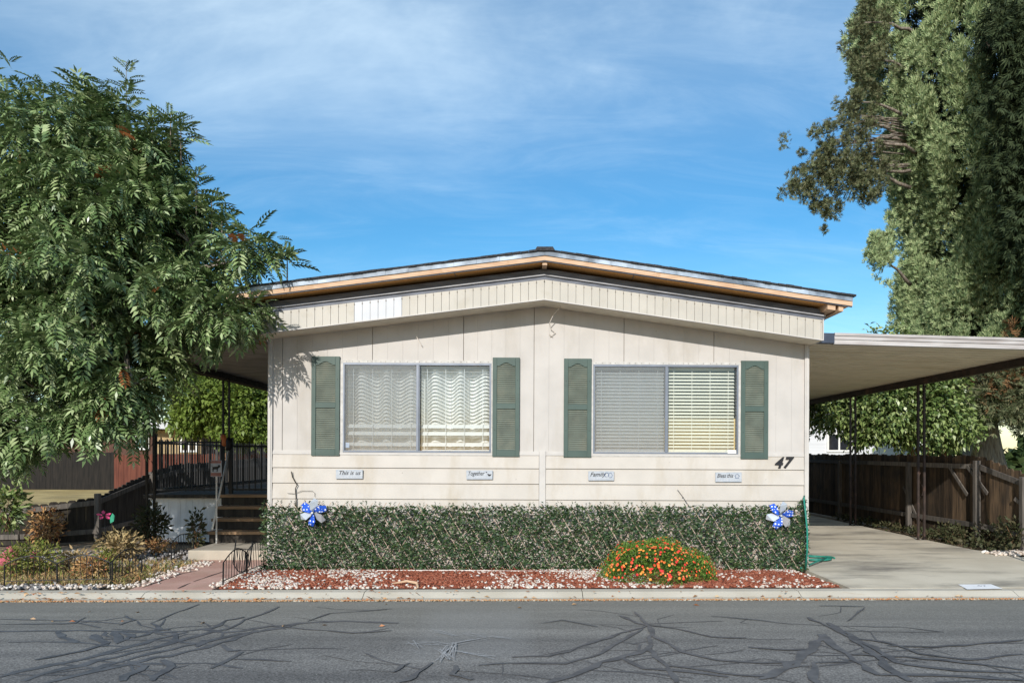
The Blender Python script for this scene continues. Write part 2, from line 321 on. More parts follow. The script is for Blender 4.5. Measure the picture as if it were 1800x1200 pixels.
def text_mb(s, size, shear=0, bold=0, extrude=.002, spacing=1.0):
    cu = bpy.data.curves.new('lettering', 'FONT'); cu.body = s; cu.size = size; cu.shear = shear; cu.offset = bold; cu.extrude = extrude
    cu.align_x = 'CENTER'; cu.align_y = 'CENTER'; cu.space_character = spacing; cu.resolution_u = 3
    o = link(bpy.data.objects.new('lettering', cu)); dg = bpy.context.evaluated_depsgraph_get(); dg.update()
    me = bpy.data.meshes.new_from_object(o.evaluated_get(dg))
    v = [tuple(p.co) for p in me.vertices]; f = [tuple(p.vertices) for p in me.polygons]
    bpy.data.objects.remove(o); bpy.data.curves.remove(cu); bpy.data.meshes.remove(me)
    return v, f
def put_text(mb, s, size, c, shear=0, bold=0, extrude=.002, mi=0, flat=False, spacing=1.0, rot=0):
    v, f = text_mb(s, size, shear, bold, extrude, spacing); cr, sr = math.cos(rot), math.sin(rot)
    if flat: vs = [(c[0]+x, c[1]+y, c[2]+z) for x,y,z in v]
    else: vs = [(c[0]+x*cr-y*sr, c[1]-z, c[2]+x*sr+y*cr) for x,y,z in v]
    mb.add(vs, f, mi)
# ---- leaf clouds
def rotmats(d, roll):
    """frames whose X axis is d (N,3), rolled about it"""
    d = d/np.linalg.norm(d, axis=1, keepdims=True)
    up = np.tile(np.array([0,0,1.0]), (len(d),1)); bad = np.abs(d[:,2]) > .98; up[bad] = [1,0,0]
    y = np.cross(up, d); y /= np.linalg.norm(y, axis=1, keepdims=True); z = np.cross(d, y)
    c, s = np.cos(roll)[:,None], np.sin(roll)[:,None]
    return np.stack([d, y*c+z*s, -y*s+z*c], axis=2)
def instance(T, P, Rm, s):
    """T (q,k,3) template polygons at P (N,3) -> (N*q,k,3)"""
    X = np.einsum('nij,qkj->nqki', Rm, T)*np.asarray(s)[:,None,None,None]+P[:,None,None,:]
    return X.reshape(-1, T.shape[1], 3)
def leaf(L=1, w=.35, fold=.06, droop=.1):
    return np.array([[[0,0,0],[L*.45,-w/2,fold],[L,0,-droop],[L*.45,w/2,fold]]])
def frond(pairs=6, W=.058):
    q = []
    for i in range(pairs):
        t = .22+.72*i/(pairs-1); ln = .40*(1-.35*abs(t-.5)); x = t; z = -.34*t*t
        for sd in (-1,1):
            dx, dy = math.cos(R(52))*ln, sd*math.sin(R(52))*ln; px, py = -dy/ln*W, dx/ln*W
            q.append([[x,sd*.01,z],[x+dx*.45+px,dy*.45+py,z+.015],[x+dx,dy,z-.09],[x+dx*.45-px,dy*.45-py,z+.015]])
    q.append([[.95,0,-.3],[1.08,-W,-.38],[1.26,0,-.52],[1.08,W,-.38]])
    return np.array(q)
def unit(n):
    v = RNG.normal(size=(n,3)); return v/np.linalg.norm(v, axis=1, keepdims=True)
def shell(c, r, n, lo=.6, hi=1.05):
    u = unit(n); t = RNG.uniform(lo, hi, (n,1)); return np.array(c)+u*np.array(r)*t, u
# ------------------------------------------------------------------ camera, sun, sky
cam = bpy.data.cameras.new('camera'); co = link(bpy.data.objects.new('camera', cam)); S.camera = co
co.location = (0,0,EYE); co.rotation_euler = (R(90),0,0)
cam.sensor_width = 36; cam.lens = F/1800*36; cam.shift_x = -30/1800; cam.shift_y = 200/1800; cam.clip_end = 2000; cam.clip_start = .05
AZ, EL = R(14), R(24.0)
sd = Vector((math.sin(AZ)*math.cos(EL), math.cos(AZ)*math.cos(EL), -math.sin(EL)))
sun = bpy.data.lights.new('sun', 'SUN'); sun.energy = 4.4; sun.angle = R(.5); sun.color = (1,.955,.885)
so = link(bpy.data.objects.new('sun', sun)); so.rotation_euler = sd.to_track_quat('-Z','Y').to_euler(); so.location = (-5,-20,15)
W = bpy.data.worlds.new('World'); S.world = W; W.use_nodes = True
def world():
    nt = W.node_tree; N = nt.nodes; L = nt.links; bg = N['Background']
    sk = N.new('ShaderNodeTexSky'); sk.sky_type = 'NISHITA'; sk.sun_disc = False; sk.sun_elevation = EL; sk.sun_rotation = R(194)
    sk.air_density = 1.0; sk.dust_density = .3; sk.ozone_density = 2.2
    hs = N.new('ShaderNodeHueSaturation'); hs.inputs['Saturation'].default_value = 1.40; hs.inputs['Value'].default_value = 1.0; hs.inputs['Hue'].default_value = .495
    L.new(sk.outputs[0], hs.inputs['Color'])
    tc = N.new('ShaderNodeTexCoord'); sx = N.new('ShaderNodeSeparateXYZ'); L.new(tc.outputs['Generated'], sx.inputs[0])
    def mth(op, a, b):
        n = N.new('ShaderNodeMath'); n.operation = op
        for i, q in enumerate((a, b)):
            if isinstance(q, (int, float)): n.inputs[i].default_value = q
            else: L.new(q, n.inputs[i])
        return n.outputs[0]
    den = mth('ADD', mth('MAXIMUM', sx.outputs['Z'], 0), .30)
    u = mth('DIVIDE', sx.outputs['X'], den); v = mth('DIVIDE', sx.outputs['Y'], den)
    cb = N.new('ShaderNodeCombineXYZ'); L.new(u, cb.inputs[0]); L.new(v, cb.inputs[1])
    def cl(loc, rot, sc, scale, det, p0, p1, dist=.6, rough=.6):
        mp = N.new('ShaderNodeMapping'); mp.inputs['Location'].default_value = loc; mp.inputs['Rotation'].default_value = (0,0,rot); mp.inputs['Scale'].default_value = sc
        L.new(cb.outputs[0], mp.inputs['Vector'])
        n = N.new('ShaderNodeTexNoise'); n.inputs['Scale'].default_value = scale; n.inputs['Detail'].default_value = det; n.inputs['Roughness'].default_value = rough; n.inputs['Distortion'].default_value = dist
        L.new(mp.outputs[0], n.inputs['Vector'])
        mr = N.new('ShaderNodeMapRange'); mr.interpolation_type = 'SMOOTHSTEP'; mr.inputs['From Min'].default_value = p0; mr.inputs['From Max'].default_value = p1
        L.new(n.outputs['Fac'], mr.inputs[0]); return mr.outputs[0]
    a = cl((2.9,.9,0), R(-18), (.7,1.3,1), 1.5, 7, .38, .78, .5)
    w = cl((.7,3.1,0), R(-16), (1.0,3.4,1), 2.2, 10, .40, .85, .8, .66)
    # the thicker veil hangs high, above the ridge
    hi = N.new('ShaderNodeMapRange'); hi.interpolation_type = 'SMOOTHSTEP'; hi.inputs['From Min'].default_value = .25; hi.inputs['From Max'].default_value = .50; L.new(sx.outputs['Z'], hi.inputs[0])
    fac = mth('ADD', mth('MULTIPLY', a, mth('ADD', mth('MULTIPLY', hi.outputs[0], .47), .06)), mth('MULTIPLY', w, .12))
    fac = mth('ADD', fac, mth('ADD', mth('MULTIPLY', hi.outputs[0], .17), .01))
    fac = mth('MINIMUM', mth('MULTIPLY', fac, 1.0), .85)
    mx = N.new('ShaderNodeMix'); mx.data_type = 'RGBA'; L.new(fac, mx.inputs['Factor']); L.new(hs.outputs[0], mx.inputs['A']); mx.inputs['B'].default_value = (7.2,8.6,9.4,1)
    L.new(mx.outputs['Result'], bg.inputs['Color']); bg.inputs['Strength'].default_value = .14
world()
S.view_settings.view_transform = 'Standard'; S.view_settings.look = 'None'; S.view_settings.exposure = .10; S.view_settings.gamma = 1
S.cycles.max_bounces = 8; S.cycles.transparent_max_bounces = 16; S.cycles.use_denoising = True; S.cycles.denoiser = 'OPENIMAGEDENOISE'; S.cycles.denoising_input_passes = 'RGB_ALBEDO_NORMAL'; S.cycles.denoising_prefilter = 'NONE'; S.cycles.use_adaptive_sampling = False; S.cycles.sample_clamp_indirect = 4
# ------------------------------------------------------------------ setting: ground, road, curb, driveway, path
def struct(o): o['kind'] = 'structure'; return o
struct(MB().add([(-400,-60,-.14),(400,-60,-.14),(400,500,-.14),(-400,500,-.14)], [(0,1,2,3)]).build('ground', mt['ground']))
ROADZ = -.06
def curbY(x): return 8.52+.014*x      # front of the gutter
rd = MB(); xs = [-60,-9,-6,-3,0,3,6,9,60]
for a, b in zip(xs[:-1], xs[1:]): rd.add([(a,-5,ROADZ),(b,-5,ROADZ),(b,curbY(b)+.03,ROADZ),(a,curbY(a)+.03,ROADZ)], [(0,1,2,3)])
struct(rd.build('road', mt['asphalt']))
cb = MB(); prof = [(0,ROADZ-.05),(0,ROADZ+.012),(.10,ROADZ+.018),(.17,-.012),(.21,.004),(.36,.008),(.36,-.1)]
segs = [-60,-12]+[-9.2+2.45*i for i in range(9)]+[13,60]
for a, b in zip(segs[:-1], segs[1:]):
    n = len(prof); va = [(a+.004, curbY(a)+p, z) for p,z in prof]; vb = [(b-.004, curbY(b)+p, z) for p,z in prof]
    cb.add(va+vb, [tuple(range(n)), tuple(range(2*n-1,n-1,-1))]+[((i+1)%n, i, i+n, (i+1)%n+n) for i in range(n)])
struct(cb.build('curb', mt['curb']))
def YB(x): return curbY(x)+.36
# yard soil behind the kerb
yd = MB()
for a, b in zip([-60,-12,-6,0,6,12],[-12,-6,0,6,12,60]): yd.add([(a,YB(a),-.03),(b,YB(b),-.03),(b,80,-.03),(a,80,-.03)], [(0,1,2,3)])
struct(yd.build('yard', mt['soil']))
# bed with gentle bumps
def bumpy(poly, name, m, z0, amp, step=.15):
    xs_ = [p[0] for p in poly]; ys_ = [p[1] for p in poly]
    def inside(x, y):
        c = False; n = len(poly)
        for i in range(n):
            (x1,y1),(x2,y2) = poly[i], poly[(i+1)%n]
            if (y1 > y) != (y2 > y) and x < (x2-x1)*(y-y1)/(y2-y1)+x1: c = not c
        return c
    return inside
MU = [(-3.55,YB(-3)+.01),(3.62,YB(3.6)+.01),(3.42,10.62),(-3.62,10.62)]
mu = MB(); nx, ny = 70, 18; vs = []; fs = []
for j in range(ny+1):
    for i in range(nx+1):
        u, v = i/nx, j/ny
        x = (MU[0][0]*(1-u)+MU[1][0]*u)*(1-v)+(MU[3][0]*(1-u)+MU[2][0]*u)*v
        y = (MU[0][1]*(1-u)+MU[1][1]*u)*(1-v)+MU[2][1]*v
        z = .012+.035*math.sin(math.pi*min(1, v*1.3))*(.6+.4*math.sin(x*2.1+1)*math.cos(y*3)) + U(-.006,.006)
        vs.append((x,y,z))
for j in range(ny):
    for i in range(nx): a = j*(nx+1)+i; fs.append((a,a+1,a+nx+2,a+nx+1))
mu.add(vs, fs); struct(mu.build('mulch_bed', mt['mulchbase'], smooth=True))
def muz(x, y): return .012+.035*math.sin(math.pi*min(1, max(0,(y-8.9)/1.7)*1.3))*(.6+.4*math.sin(x*2.1+1)*math.cos(y*3))
# driveway: two slabs with a joint, near one in front of the carport shade
dv = MB()
dv.slab([(3.70,YB(3.7)+.004),(9.6,YB(9.6)+.004),(8.3,9.9),(7.45,11.6),(7.2,12.6),(7.2,14.2),(3.70,14.2)], -.08, .012)
dv.slab([(3.70,14.212),(7.2,14.212),(7.2,23),(3.70,23)], -.08, .012)
drive = struct(dv.build('driveway', mt['concrete']))
pm = MB(); pc = gp(1722,1030,.012)
pm.hexa([gp(1700,1035,.0161), gp(1763,1034,.0161), gp(1742,1026,.0161), gp(1684,1026.5,.0161), gp(1700,1035,.0171), gp(1763,1034,.0171), gp(1742,1026,.0171), gp(1684,1026.5,.0171)])
mk = pm.build('painted_marking', mt['marking'], drive)
tx = MB(); put_text(tx, '47', .12, (pc.x+.02, pc.y, .0185), .15, .002, .0004, flat=True); tx.build('painted_number', mt['inkpale'], mk)
# path
ph = MB(); PX = [(-4.55,YB(-4.5)+.004),(-3.62,YB(-3.6)+.004),(-3.72,11.34),(-4.86,11.34)]
ph.slab(PX, -.06, .010); path = struct(ph.build('path', mt['path']))
ck = MB()
def ribbon(mb, pts, w, z, mi=0, jit=.45):
    pts = [Vector((p[0],p[1],0)) for p in pts]; P = []
    for i in range(len(pts)-1):
        n = max(2, int((pts[i+1]-pts[i]).length/.12))
        for k in range(n): P.append(pts[i].lerp(pts[i+1], k/n))
    P.append(pts[-1]); Q = []
    for i, p in enumerate(P):
        e = .0 if i in (0, len(P)-1) else 1.0
        Q.append(p+Vector((U(-1,1),U(-1,1),0))*w*.45*e)
    vs = []; n = len(Q)
    for i, p in enumerate(Q):
        d = (Q[min(i+1,n-1)]-Q[max(i-1,0)]).normalized(); s = Vector((-d.y,d.x,0))*w/2*(1+U(-jit,jit))*(.55 if i in (0,n-1) else 1)
        zz = z+i*2.5e-5; vs += [(p+s).to_tuple()[:2]+(zz,), (p-s).to_tuple()[:2]+(zz,)]
    mb.add(vs, [(2*i+1,2*i,2*i+2,2*i+3) for i in range(n-1)], mi)
for px in ([(250,1032),(318,1008),(345,1003)],[(312,1034),(335,1024)],[(340,1022),(392,1004)],[(300,1015),(315,1008)]):
    ribbon(ck, [gp(x,y,.011) for x,y in px], .018, .0145)
ck.build('crack', mt['crack'], path)
# tar seams in the road
TAR = [(7,[(0,1110),(60,1108),(170,1108),(290,1112),(360,1106),(400,1112),(450,1104),(520,1096),(600,1092),(700,1095)]),(5,[(0,1097),(60,1096),(140,1095),(175,1103)]),
(4,[(0,1088),(60,1089),(150,1091),(210,1096)]),(8,[(0,1190),(60,1175),(120,1163),(180,1150),(250,1130),(330,1110)]),(8,[(40,1197),(110,1175),(200,1155),(270,1138),(340,1120),(400,1105)]),
(8,[(100,1195),(160,1177),(240,1155),(330,1135),(420,1115),(520,1098)]),(7,[(70,1203),(150,1184),(250,1160),(300,1152),(390,1130),(450,1108)]),(8,[(100,1110),(120,1125),(135,1130)]),
(9,[(165,1115),(182,1136)]),(8,[(200,1110),(210,1130),(232,1115)]),(7,[(200,1110),(240,1120),(270,1110),(300,1105)]),(9,[(305,1112),(320,1130)]),(8,[(345,1137),(357,1125)]),
(7,[(390,1133),(405,1145),(422,1142)]),(7,[(425,1145),(370,1175)]),(4,[(405,1158),(460,1160),(512,1162)]),(5,[(265,1095),(280,1106),(300,1108)]),(6,[(370,1105),(400,1090),(430,1084)]),
(3,[(265,1095),(300,1080),(350,1062)]),(4,[(395,1108),(430,1090),(470,1075),(490,1066)]),(5,[(210,1098),(235,1090),(220,1082)]),(4,[(130,1096),(150,1085)]),(10,[(230,1163),(250,1170),(215,1197)]),
(10,[(285,1160),(300,1172),(268,1197)]),(4,[(470,1100),(540,1106),(620,1112),(690,1108)]),(3,[(540,1092),(580,1078),(690,1070)]),(6,[(60,1160),(120,1150),(190,1130)]),
(5,[(900,1155),(960,1153),(1000,1145),(1070,1120),(1110,1108),(1140,1098)]),(5,[(900,1166),(990,1165),(1040,1155),(1090,1128),(1130,1105)]),
(6,[(1090,1082),(1120,1095),(1140,1100),(1145,1115),(1140,1140),(1170,1170),(1190,1200)]),(4,[(1115,1075),(1140,1098),(1190,1105),(1250,1120),(1312,1121)]),
(5,[(1145,1115),(1200,1145),(1260,1160),(1340,1165),(1420,1164)]),(7,[(1140,1140),(1100,1155),(1060,1165),(1000,1190),(960,1202)]),(6,[(1090,1155),(1130,1175),(1200,1180),(1280,1190)]),
(6,[(1170,1170),(1240,1178),(1330,1190),(1400,1170),(1440,1128)]),(8,[(1335,1194),(1380,1175),(1430,1135),(1450,1115)]),(8,[(1440,1115),(1475,1140),(1500,1160),(1545,1187)]),
(8,[(1455,1095),(1490,1115),(1530,1145),(1560,1170),(1600,1198)]),(5,[(1420,1085),(1450,1100),(1500,1122),(1560,1130),(1620,1150),(1700,1160),(1800,1150)]),(8,[(1430,1165),(1423,1185),(1440,1203)]),
(6,[(1430,1165),(1480,1163),(1505,1160)]),(8,[(1500,1122),(1545,1145),(1570,1165),(1640,1175),(1720,1180),(1800,1182)]),(5,[(1560,1135),(1640,1138),(1720,1132),(1800,1125)]),
(6,[(1490,1150),(1590,1155),(1700,1165),(1800,1178)]),(5,[(1440,1142),(1380,1142),(1315,1138)]),(3,[(1440,1065),(1520,1066)]),(3,[(1490,1092),(1520,1068)]),(6,[(1545,1187),(1640,1188),(1800,1196)]),
(3,[(1250,1083),(1330,1090),(1395,1098)]),(4,[(720,1166),(700,1175),(690,1182)]),(6,[(760,1165),(720,1192),(700,1200)]),(6,[(800,1170),(795,1185),(830,1195)]),(3,[(840,1170),(900,1166)]),
(3,[(950,1096),(990,1090),(1050,1102)])]
tb = MB()
for i, (w, px) in enumerate(TAR):
    P_ = [gp(x,y,ROADZ) for x,y in px]; ribbon(tb, P_, w*.0078, ROADZ+.0035+.00013*i)
    for k in range(len(P_)-1):          # fine side cracks
        if random.random() < .55:
            a_ = P_[k].lerp(P_[k+1], U(.2,.8)); ang = U(0,6.28); L_ = U(.15,.5); b_ = a_+Vector((math.cos(ang)*L_*1.5, math.sin(ang)*L_*.8, 0)); c_ = b_+Vector((math.cos(ang+U(-.8,.8))*L_, math.sin(ang+U(-.8,.8))*L_*.6, 0))
            if c_.y < 8.2: ribbon(tb, [a_,b_,c_], w*U(.0022,.0042), ROADZ+.0028-.00006*k+.00002*i)
struct(tb.build('tar_seams', mt['tar']))
sb = MB()
SCR = [[(720,1130),(760,1133),(790,1134),(850,1120)],[(790,1134),(783,1150),(795,1165)],[(762,1110),(800,1122)],[(800,1148),(840,1152),(870,1158)],[(850,1120),(900,1124)],[(780,1140),(770,1162)],[(772,1143),(800,1160)],[(720,1128),(740,1142)],[(800,1135),(790,1158)],[(815,1115),(850,1120)]]
for px in SCR:
    for k in range(4): ribbon(sb, [gp(x+U(-9,9),y+U(-4,4),ROADZ) for x,y in px], .006, ROADZ+.0125+k*.0003+.0012*(SCR.index(px)%5), jit=.6)
struct(sb.build('road_scratches', mt['scratch']))
# ------------------------------------------------------------------ the house
CX = .18; Y0 = 10.5; XL, XR = -3.53, 3.76
def fx(x): return (x-HX)/129.62
def fz(y): return EYE+(HY-y)/129.62
house = thing('mobile_home', 'cream double-wide mobile home with green shutters and a new raised roof', 'house', (CX,Y0,0), rot=(0,.0048,0))
def soff(x): return 3.556-(.141 if x > CX else .125)*abs(x-CX)
WIN = [(fx(602),fx(862),fz(796),fz(639)), (fx(1041),fx(1296),fz(796.5),fz(640))]
BELT = fz(798)
wl = MB()
# vertical panels, faint grooves each 0.2 m and open seams each 1.22 m
edges = []; x = fx(937)
seams = sorted([fx(v) for v in (495,653,813,937,1095,1253)])
cuts = set([XL,XR]); 
for s_ in seams: cuts.add(s_)
ss = [XL]+seams+[XR]
for a, b in zip(ss[:-1], ss[1:]):
    n = max(1, round((b-a)/.203))
    for k in range(1, n): cuts.add(a+(b-a)*k/n)
cuts = sorted(cuts)
def strip(x0, x1):
    parts = [(x0,x1)]
    for (wa,wb,wc,wd) in WIN:
        np_ = []
        for (p,q) in parts:
            for e in (wa,wb):
                if p < e < q: np_.append((p,e)); p = e
            np_.append((p,q))
        parts = np_
    for (p,q) in parts:
        if q-p < .001: continue
        mid = (p+q)/2; w_ = [w for w in WIN if w[0] < mid < w[1]]
        if p < CX < q and False: pass
        ztop = lambda t: soff(t)+.06
        if w_:
            wa,wb,wc,wd = w_[0]
            wl.slope(p,q,Y0,Y0+.012,wd,ztop(p),wd,ztop(q))
        else: wl.slope(p,q,Y0,Y0+.012,BELT,ztop(p),BELT,ztop(q))
for i, (a, b) in enumerate(zip(cuts[:-1], cuts[1:])):
    ga = .0042 if min(abs(a-s) for s in seams) < 1e-6 else .0007
    gb = .0042 if min(abs(b-s) for s in seams) < 1e-6 else .0007
    if a < CX < b: strip(a+ga, CX); strip(CX, b-gb)
    else: strip(a+ga, b-gb)
# backing sheet with openings (dark seam colour), side and back walls
def back(x0,x1,z0,z1a,z1b): wl.slope(x0,x1,Y0+.013,Y0+.10,z0,z1a,z0,z1b,1)
bx = sorted([XL+.004,XR-.004,CX]+[v for w in WIN for v in w[:2]])
for a, b in zip(bx[:-1], bx[1:]):
    mid = (a+b)/2; w_ = [w for w in WIN if w[0] < mid < w[1]]
    if w_: back(a,b,w_[0][3],soff(a)+.05,soff(b)+.05); back(a,b,.02,w_[0][2],w_[0][2])
    else: back(a,b,.02,soff(a)+.05,soff(b)+.05)
wl.box(XL,XL+.1,Y0+.101,26,0,3.0); wl.box(XR-.1,XR,Y0+.101,26,0,3.0); wl.box(XL+.1,XR-.1,25.9,26,0,3.0)
wall = wl.build('wall', [mt['siding'], mt['seam']], house)
# lap boards
lp = MB(); ZB = [fz(798)-.012, fz(823.5), fz(850.5), fz(878), .73, .52, .31, .02]
CT0, CT1 = fx(947), fx(958)
for (xa, xb) in ((XL+.05, CT0-.004), (CT1+.004, XR-.045)):
    for k in range(len(ZB)-1):
        z1, z0 = ZB[k]-.002, ZB[k+1]+.004
        lp.hexa([(xa,Y0-.030,z0),(xb,Y0-.030,z0),(xb,Y0+.011,z0),(xa,Y0+.011,z0),(xa,Y0-.010,z1),(xb,Y0-.010,z1),(xb,Y0+.011,z1),(xa,Y0+.011,z1)])
lp.build('lap_siding', mt['siding_low'], house)
tr = MB()
tr.box(CT0,CT1,Y0-.034,Y0+.010,.02,fz(792)); 
for (xa, xb) in ((XL+.05, CT0-.002), (CT1+.002, XR-.045)):
    tr.box(xa,xb,Y0-.022,Y0-.001,fz(800),fz(796.5)); tr.box(xa,xb,Y0-.014,Y0-.001,fz(796.4),fz(793))
tr.build('belt_trim', mt['trim'], house)
for xa, xb in ((XL-.012, XL+.046), (XR-.042, XR+.014)):
    c_ = MB(); top = soff(xa if xa < 0 else xb)+.02
    c_.box(xa,xb,Y0-.036,Y0-.002,.02,top); c_.box(xa if xa<0 else xb-.013, xa+.013 if xa<0 else xb, Y0-.001, Y0+.06, .02, top)
    c_.box((xa+xb)/2-.012,(xa+xb)/2+.012,Y0-.044,Y0-.0365,.02,top-.01)
    c_.build('corner_trim', mt['trim'], house)
# eave box: soffit, ribbed metal band, old roof edge
YF = 10.04
so_ = MB()
for s in (-1, 1):
    a, b = (XL-.03, CX) if s < 0 else (CX, XR+.03)
    so_.slope(a,b,YF+.03,Y0-.003,soff(a),soff(a)+.02,soff(b),soff(b)+.02)
so_.build('soffit', mt['soffit'], house)
bd = MB(); BH = .262
pitch = .1026; k = 0
for s in (-1, 1):
    x_ = 0.0; end = (CX-XL+.03) if s < 0 else (XR+.03-CX)
    while x_ < end-.002:
        x2 = min(end, x_+pitch); a, b = CX+s*(x_+.0022), CX+s*(x2-.0022)
        if a > b: a, b = b, a
        wt = 1 if (s < 0 and fx(628)*.97 < (a+b)/2 < fx(702)*.97) else 0
        off = .002*math.sin(k*2.3); k += 1
        bd.slope(a,b,YF+off,YF+.014,soff(a)+.012,soff(a)+BH,soff(b)+.012,soff(b)+BH,wt)
        m_ = CX+s*x_; bd.box(m_-.006,m_+.006,YF-.006,YF+.001,soff(m_)+BH-.034,soff(m_)+BH-.020,2)
        x_ = x2
for s in (-1, 1):
    a, b = (XL-.03, CX) if s < 0 else (CX, XR+.03)
    bd.slope(a,b,YF+.0145,YF+.03,soff(a)+.014,soff(a)+BH,soff(b)+.014,soff(b)+BH,2)
    bd.slope(a,b,YF-.014,YF+.03,soff(a)-.004,soff(a)+.010,soff(b)-.004,soff(b)+.010,3)
for xa, xb in ((XL-.045,XL-.031),(XR+.031,XR+.045)): bd.box(xa,xb,YF-.008,Y0+.1,soff(xa)-.002,soff(xa)+BH+.01,3)
bd.build('ribbed_band', [mt['band'], mt['band_white'], mt['seam'], mt['trim']], house)
ol = MB()
for s in (-1, 1):
    a, b = (XL-.06, CX) if s < 0 else (CX, XR+.06)
    ol.slope(a,b,YF+.0,YF+.16,soff(a)+BH+.001,soff(a)+BH+.046,soff(b)+BH+.001,soff(b)+BH+.046)
    ol.slope(a,b,YF-.03,YF+.16,soff(a)+BH+.047,soff(a)+BH+.062,soff(b)+BH+.047,soff(b)+BH+.062,1)
    ol.slope(a,b,YF+.03,YF+.16,soff(a)+BH+.063,soff(a)+BH+.145,soff(b)+BH+.063,soff(b)+BH+.145)
    ol.slope(a,b,YF+.161,25.8,soff(a)+BH-.02,soff(a)+BH+.10,soff(b)+BH-.02,soff(b)+BH+.10)
ol.build('old_roof_edge', [mt['oldroof'], mt['oldlip']], house)
# new roof
YR = 9.78; RL, RR = -3.84, 4.07
def ru(x): return 4.003-(.144 if x > CX else .129)*abs(x-CX)
rf = MB()
def halves(lo=RL, hi=RR): return ((lo, CX), (CX, hi))
for (a, b) in halves(RL+.0, RR-.02): rf.slope(a,b,YR+.04,26.4,ru(a)+.001,ru(a)+.02,ru(b)+.001,ru(b)+.02)
roof = rf.build('roof', mt['osb'], house)
for x_ in (fx(798)*.95, fx(1110)*.95): MB().slope(x_-.005,x_+.005,YR+.045,YF+.02,ru(x_)-.004,ru(x_)+.0005,ru(x_)-.004,ru(x_)+.0005).build('sheet_joint', mt['seam'], roof)
fb = MB()
for (a, b) in halves(): fb.slope(a,b,YR,YR+.038,ru(a),ru(a)+.058,ru(b),ru(b)+.058)
fb.build('fascia_board', mt['lumber'], roof)
fb = MB()
for (a, b) in halves(): fb.slope(a,b,YR+.012,YR+.036,ru(a)-.012,ru(a)-.001,ru(b)-.012,ru(b)-.001)
fb.build('metal_strip', mt['gutter_dark'], roof)
de = MB()
for (a, b) in halves():
    n = 14
    for k in range(n):
        p, q = a+(b-a)*k/n, a+(b-a)*(k+1)/n; j = U(-.004,.004)
        de.slope(p+.001,q-.001,YR-.014+j,YR+.05,ru(p)+.059,ru(p)+.118,ru(q)+.059,ru(q)+.118)
de.build('drip_edge', mt['drip'], roof)
sh = MB()
for (a, b) in halves(RL-.03, RR+.03):
    n = 40
    for k in range(n):
        p, q = a+(b-a)*k/n, a+(b-a)*(k+1)/n; j = U(-.012,.006); t = .147+U(-.002,.004)
        sh.slope(p+.001,q-.001,YR-.035+j,12.0,ru(p)+.1185,ru(p)+t-.008,ru(q)+.1185,ru(q)+t-.008)
    sh.slope(a,b,12.001,26.45,ru(a)+.1185,ru(a)+.141,ru(b)+.1185,ru(b)+.141)
sh.hexa([(CX-.13,YR-.045,ru(CX)+.110),(CX+.13,YR-.045,ru(CX)+.110),(CX+.13,26.4,ru(CX)+.110),(CX-.13,26.4,ru(CX)+.110),(CX-.1,YR-.045,ru(CX)+.160),(CX+.1,YR-.045,ru(CX)+.160),(CX+.1,26.4,ru(CX)+.160),(CX-.1,26.4,ru(CX)+.160)])
sh.build('shingles', mt['shingle'], roof)
for xa, dx in ((RR-.16,.06),(RR-.30,.10),(RL+.10,.06),(CX-.03,.06)):
    rt = MB(); rt.slope(xa,xa+dx,YR+.041,YF+.6,ru(xa)-.075,ru(xa)-.001,ru(xa+dx)-.075,ru(xa+dx)-.001)
    if abs(xa-CX) < .1: rt = MB().box(xa,xa+dx,YR+.041,YF+.02,ru(CX)-.05,ru(CX)-.006)
    rt.build('rafter', mt['lumber'], roof)
# end closures of the roof
for s, xe in ((-1,XL-.02),(1,XR-.04)):
    MB().slope(xe,xe+.06,YF+.2,25.8,soff(xe)+BH+.11,ru(xe)-.002,soff(xe+.06)+BH+.11,ru(xe+.06)-.002).build('roof_end_board', mt['osb'], roof)
# interior (dark rooms)
it = MB(); it.box(XL+.11,XR-.11,13.2,13.25,.8,3.1); it.box(XL+.11,XR-.11,Y0+.101,13.2,.78,.80); it.box(XL+.11,XR-.11,Y0+.11,13.2,3.10,3.12); it.box(CX-.03,CX+.03,Y0+.11,13.2,.8,3.1)
it.build('interior', mt['interior'], house)
